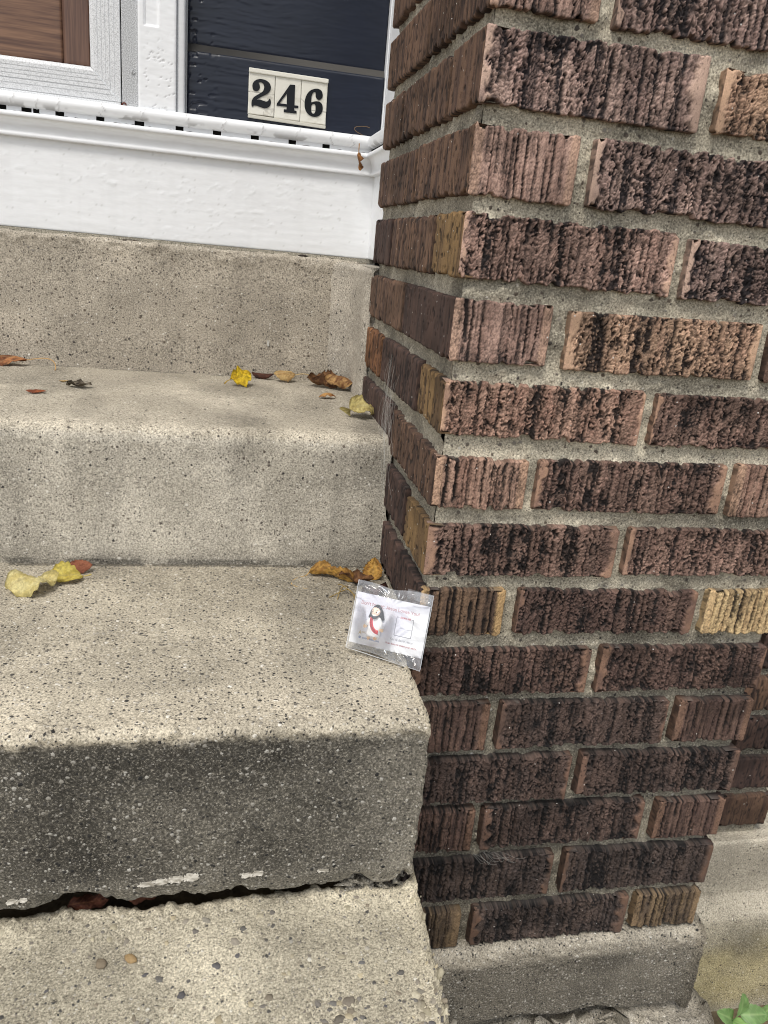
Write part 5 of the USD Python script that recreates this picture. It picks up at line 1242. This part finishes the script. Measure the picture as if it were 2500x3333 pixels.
leaf("hanging_leaf", "small brown curled leaf dangling from the white moulding at its corner", (-0.0070, 0.572, -0.1280), 0.2, 0.026, 0.021, (S(168, 116, 66), S(130, 86, 50), S(186, 140, 84)), curl=1.3, cup=0.9, pitch=1.35, wave=0.8, lobes=0.8, seed=21, hang=True, stem=[(0.0, 0.0, 0.012)])
leaf("leaf_crumb", "dark shrivelled leaf lying at the foot of the white apron", (-0.0800, 0.589, -0.2712), 0.1, 0.018, 0.012, (S(70, 58, 48), S(46, 38, 34), S(80, 66, 54)), curl=-1.4, cup=-1.0, seed=22)
tw = smooth_line([(-0.347, 0.586, -0.2705), (-0.335, 0.589, -0.2702), (-0.322, 0.586, -0.2708)], 10)
tb = tube(tw, 0.0012, 6)
obj("twig", tb, "leaf_dry", None, smooth=True, col=np.repeat(S(78, 66, 54)[None], len(tb.vertices), 0), label="short dark twig lying at the foot of the white apron", category="twig")
sts = []
for pts in ([(-0.092, 0.128, ZB), (-0.070, 0.112, ZB + 0.003), (-0.052, 0.118, ZB + 0.008), (-0.046, 0.098, ZB + 0.004), (-0.040, 0.080, ZB + 0.001)], [(-0.066, 0.104, ZB + .001), (-0.058, 0.120, ZB + 0.010), (-0.050, 0.130, ZB + 0.006)], [(-0.060, 0.140, ZB + 0.004), (-0.054, 0.118, ZB + 0.010), (-0.042, 0.108, ZB + 0.002)]):
    sts.append(tube(smooth_line(pts, 16), 0.0006, 5))
sts = join(*sts)
obj("tangled_straw", sts, "leaf_dry", None, smooth=True, col=np.repeat(S(168, 144, 92)[None], len(sts.vertices), 0), label="tangle of thin dry straw behind the packet's top left corner", category="straw")

# ------------------------------------------------------------------ green weed at the lower right
MAT["green_leaf"] = usdkit.material(stage, "/World/Looks/green_leaf", {
    "at": ("attribute", {"attribute": "tint"}), "geo": ("geometry", {}), "nz": ("noise_texture", {"scale": 320.0, "detail": 2.0}), "bp": ("bump", {"strength": 0.25, "distance": 0.0006}),
    "p": ("principled_bsdf", {"roughness": 0.42, "specular_ior_level": 0.4}), "tl": ("translucent_bsdf", {}), "m": ("mix_closure", {"fac": 0.35})},
    [("geo.position", "nz.vector"), ("nz.fac", "bp.height"), ("bp.normal", "p.normal"), ("at.color", "p.base_color"), ("at.color", "tl.color"), ("p.BSDF", "m.closure1"), ("tl.BSDF", "m.closure2")], surface="m.closure")
weed = thing("green_weed", "bright green leafy weed growing at the foot of the foundation wall", "plant", (0.60, 0.05, -1.40))
GC = np.array([0.566, 0.036, -1.283])
tb = tube(smooth_line([(0.574, 0.044, -1.405), (0.571, 0.041, -1.35), GC], 12), np.linspace(0.0022, 0.0014, 12), 8)
obj("stalk", tb, "green_leaf", weed, smooth=True, col=np.repeat(S(120, 150, 90)[None], len(tb.vertices), 0))
def green(tip, width, up, seed, base=GC, col=S(136, 174, 108)):
    base = np.array(base, float)
    tip = GC + (np.array(tip, float) - np.array([0.598, 0.050, -1.300])) * 1.22
    width = width * 0.95
    n, m = 26, 11
    t, a = np.meshgrid(np.linspace(0, 1, n), np.linspace(-1, 1, m), indexing="ij")
    d = tip - base; L = np.linalg.norm(d); d /= L
    sdir = np.cross(d, up); sdir /= np.linalg.norm(sdir); nrm = np.cross(sdir, d)
    wid = np.sin(np.pi * np.clip(t, 0, 1) ** 0.80) ** 0.62 * width / 2 * (1 + 0.05 * np.sin(t * 40 + seed))
    h = 0.18 * L * np.sin(np.pi * t) * 0.6 + 0.13 * np.abs(a) * wid + 0.05 * width * (fbm(np.stack([t * 4, a * 2, 0 * t + seed], -1), 2) - 0.5)
    V = (base + d * (t * L)[..., None] + sdir * (a * wid)[..., None] + nrm * h[..., None]).reshape(-1, 3)
    vein = np.exp(-(a / 0.06) ** 2) + 0.5 * np.exp(-((((t * 5 - np.abs(a) * 0.9) % 1) - 0.5) / 0.08) ** 2)
    c = mixc(col * 1.0, col * 0.72, sstep(0.4, 0.6, fbm(np.stack([t * 5, a * 2, 0 * t + seed], -1), 3)))
    c = mixc(c, S(190, 215, 150), np.clip(vein, 0, 1) * 0.4)
    obj("leaf", (V, grid_faces(n, m)), "green_leaf", weed, smooth=True, col=c.reshape(-1, 3))
green((0.562, 0.040, -1.268), 0.027, (-0.2, -0.6, 0.7), 1)
green((0.596, 0.046, -1.250), 0.030, (0.25, -0.9, 0.35), 2, base=GC + [0.003, 0.002, 0.0])
green((0.640, 0.045, -1.290), 0.028, (0.2, -0.6, 0.7), 3, base=GC + [0.010, 0.0, 0.010])
green((0.632, 0.022, -1.304), 0.022, (0.1, -0.5, 0.8), 4, col=S(150, 190, 112))
green((0.600, -0.005, -1.330), 0.022, (0.0, -0.6, 0.8), 5)
green((0.664, 0.060, -1.290), 0.024, (0.3, -0.7, 0.5), 6, base=GC + [0.035, 0.01, -0.02])
green((0.555, 0.075, -1.352), 0.014, (-0.2, -0.5, 0.8), 7, base=GC + [-0.022, 0.03, -0.062], col=S(120, 160, 120))

# ------------------------------------------------------------------ cobwebs
def web(name, label, strands, wd):
    t_ = thing(name, label, "cobweb", strands[0][0])
    pts = np.vstack(strands) - np.array(strands[0][0])
    bc = UsdGeom.BasisCurves.Define(stage, path_for("threads", t_))
    bc.CreateTypeAttr("linear")
    bc.CreateCurveVertexCountsAttr(Vt.IntArray([len(s) for s in strands]))
    bc.CreatePointsAttr(Vt.Vec3fArray.FromNumpy(pts.astype(np.float32)))
    bc.CreateWidthsAttr(Vt.FloatArray([wd] * len(pts)))
    bc.SetWidthsInterpolation("vertex")
    UsdShade.MaterialBindingAPI.Apply(bc.GetPrim()).Bind(MAT["web_silk"])
plain("web_silk", (0.55, 0.54, 0.5), 0.6)
r = np.random.default_rng(31)
strands = []
for k in range(44):
    z0, z1 = r.uniform(-0.52, -0.36), r.uniform(-0.56, -0.40)
    y0 = 0.215 + r.normal() * 0.016
    p0, p1 = np.array([-0.004, y0, z0]), np.array([-0.004 - r.uniform(0, 0.003), y0 - 0.01 + r.normal() * 0.014, z1])
    t_ = np.linspace(0, 1, 12)[:, None]
    strands.append(p0 + (p1 - p0) * t_ + np.c_[-np.sin(t_ * np.pi) * 0.003, np.sin(t_ * np.pi * r.uniform(1, 3)) * 0.004 * r.normal(), 0 * t_])
web("cobweb", "dusty grey cobweb hanging down the pillar's left face", strands, 0.00009)
strands = []
for k in range(14):
    x0 = r.uniform(0.10, 0.14)
    p0, p1 = np.array([x0, 0.002, -0.903 + r.uniform(-0.003, 0.004)]), np.array([x0 + r.uniform(0.006, 0.035), -0.004, -0.912 + r.uniform(-0.004, 0.004)])
    t_ = np.linspace(0, 1, 8)[:, None]
    strands.append(p0 + (p1 - p0) * t_ + np.c_[0 * t_, -np.sin(t_ * np.pi) * 0.004, np.sin(t_ * np.pi * 2) * 0.0015 * r.normal()])
web("cobweb", "small white cobweb in the mortar joint near the pillar's base", strands, 0.00010)
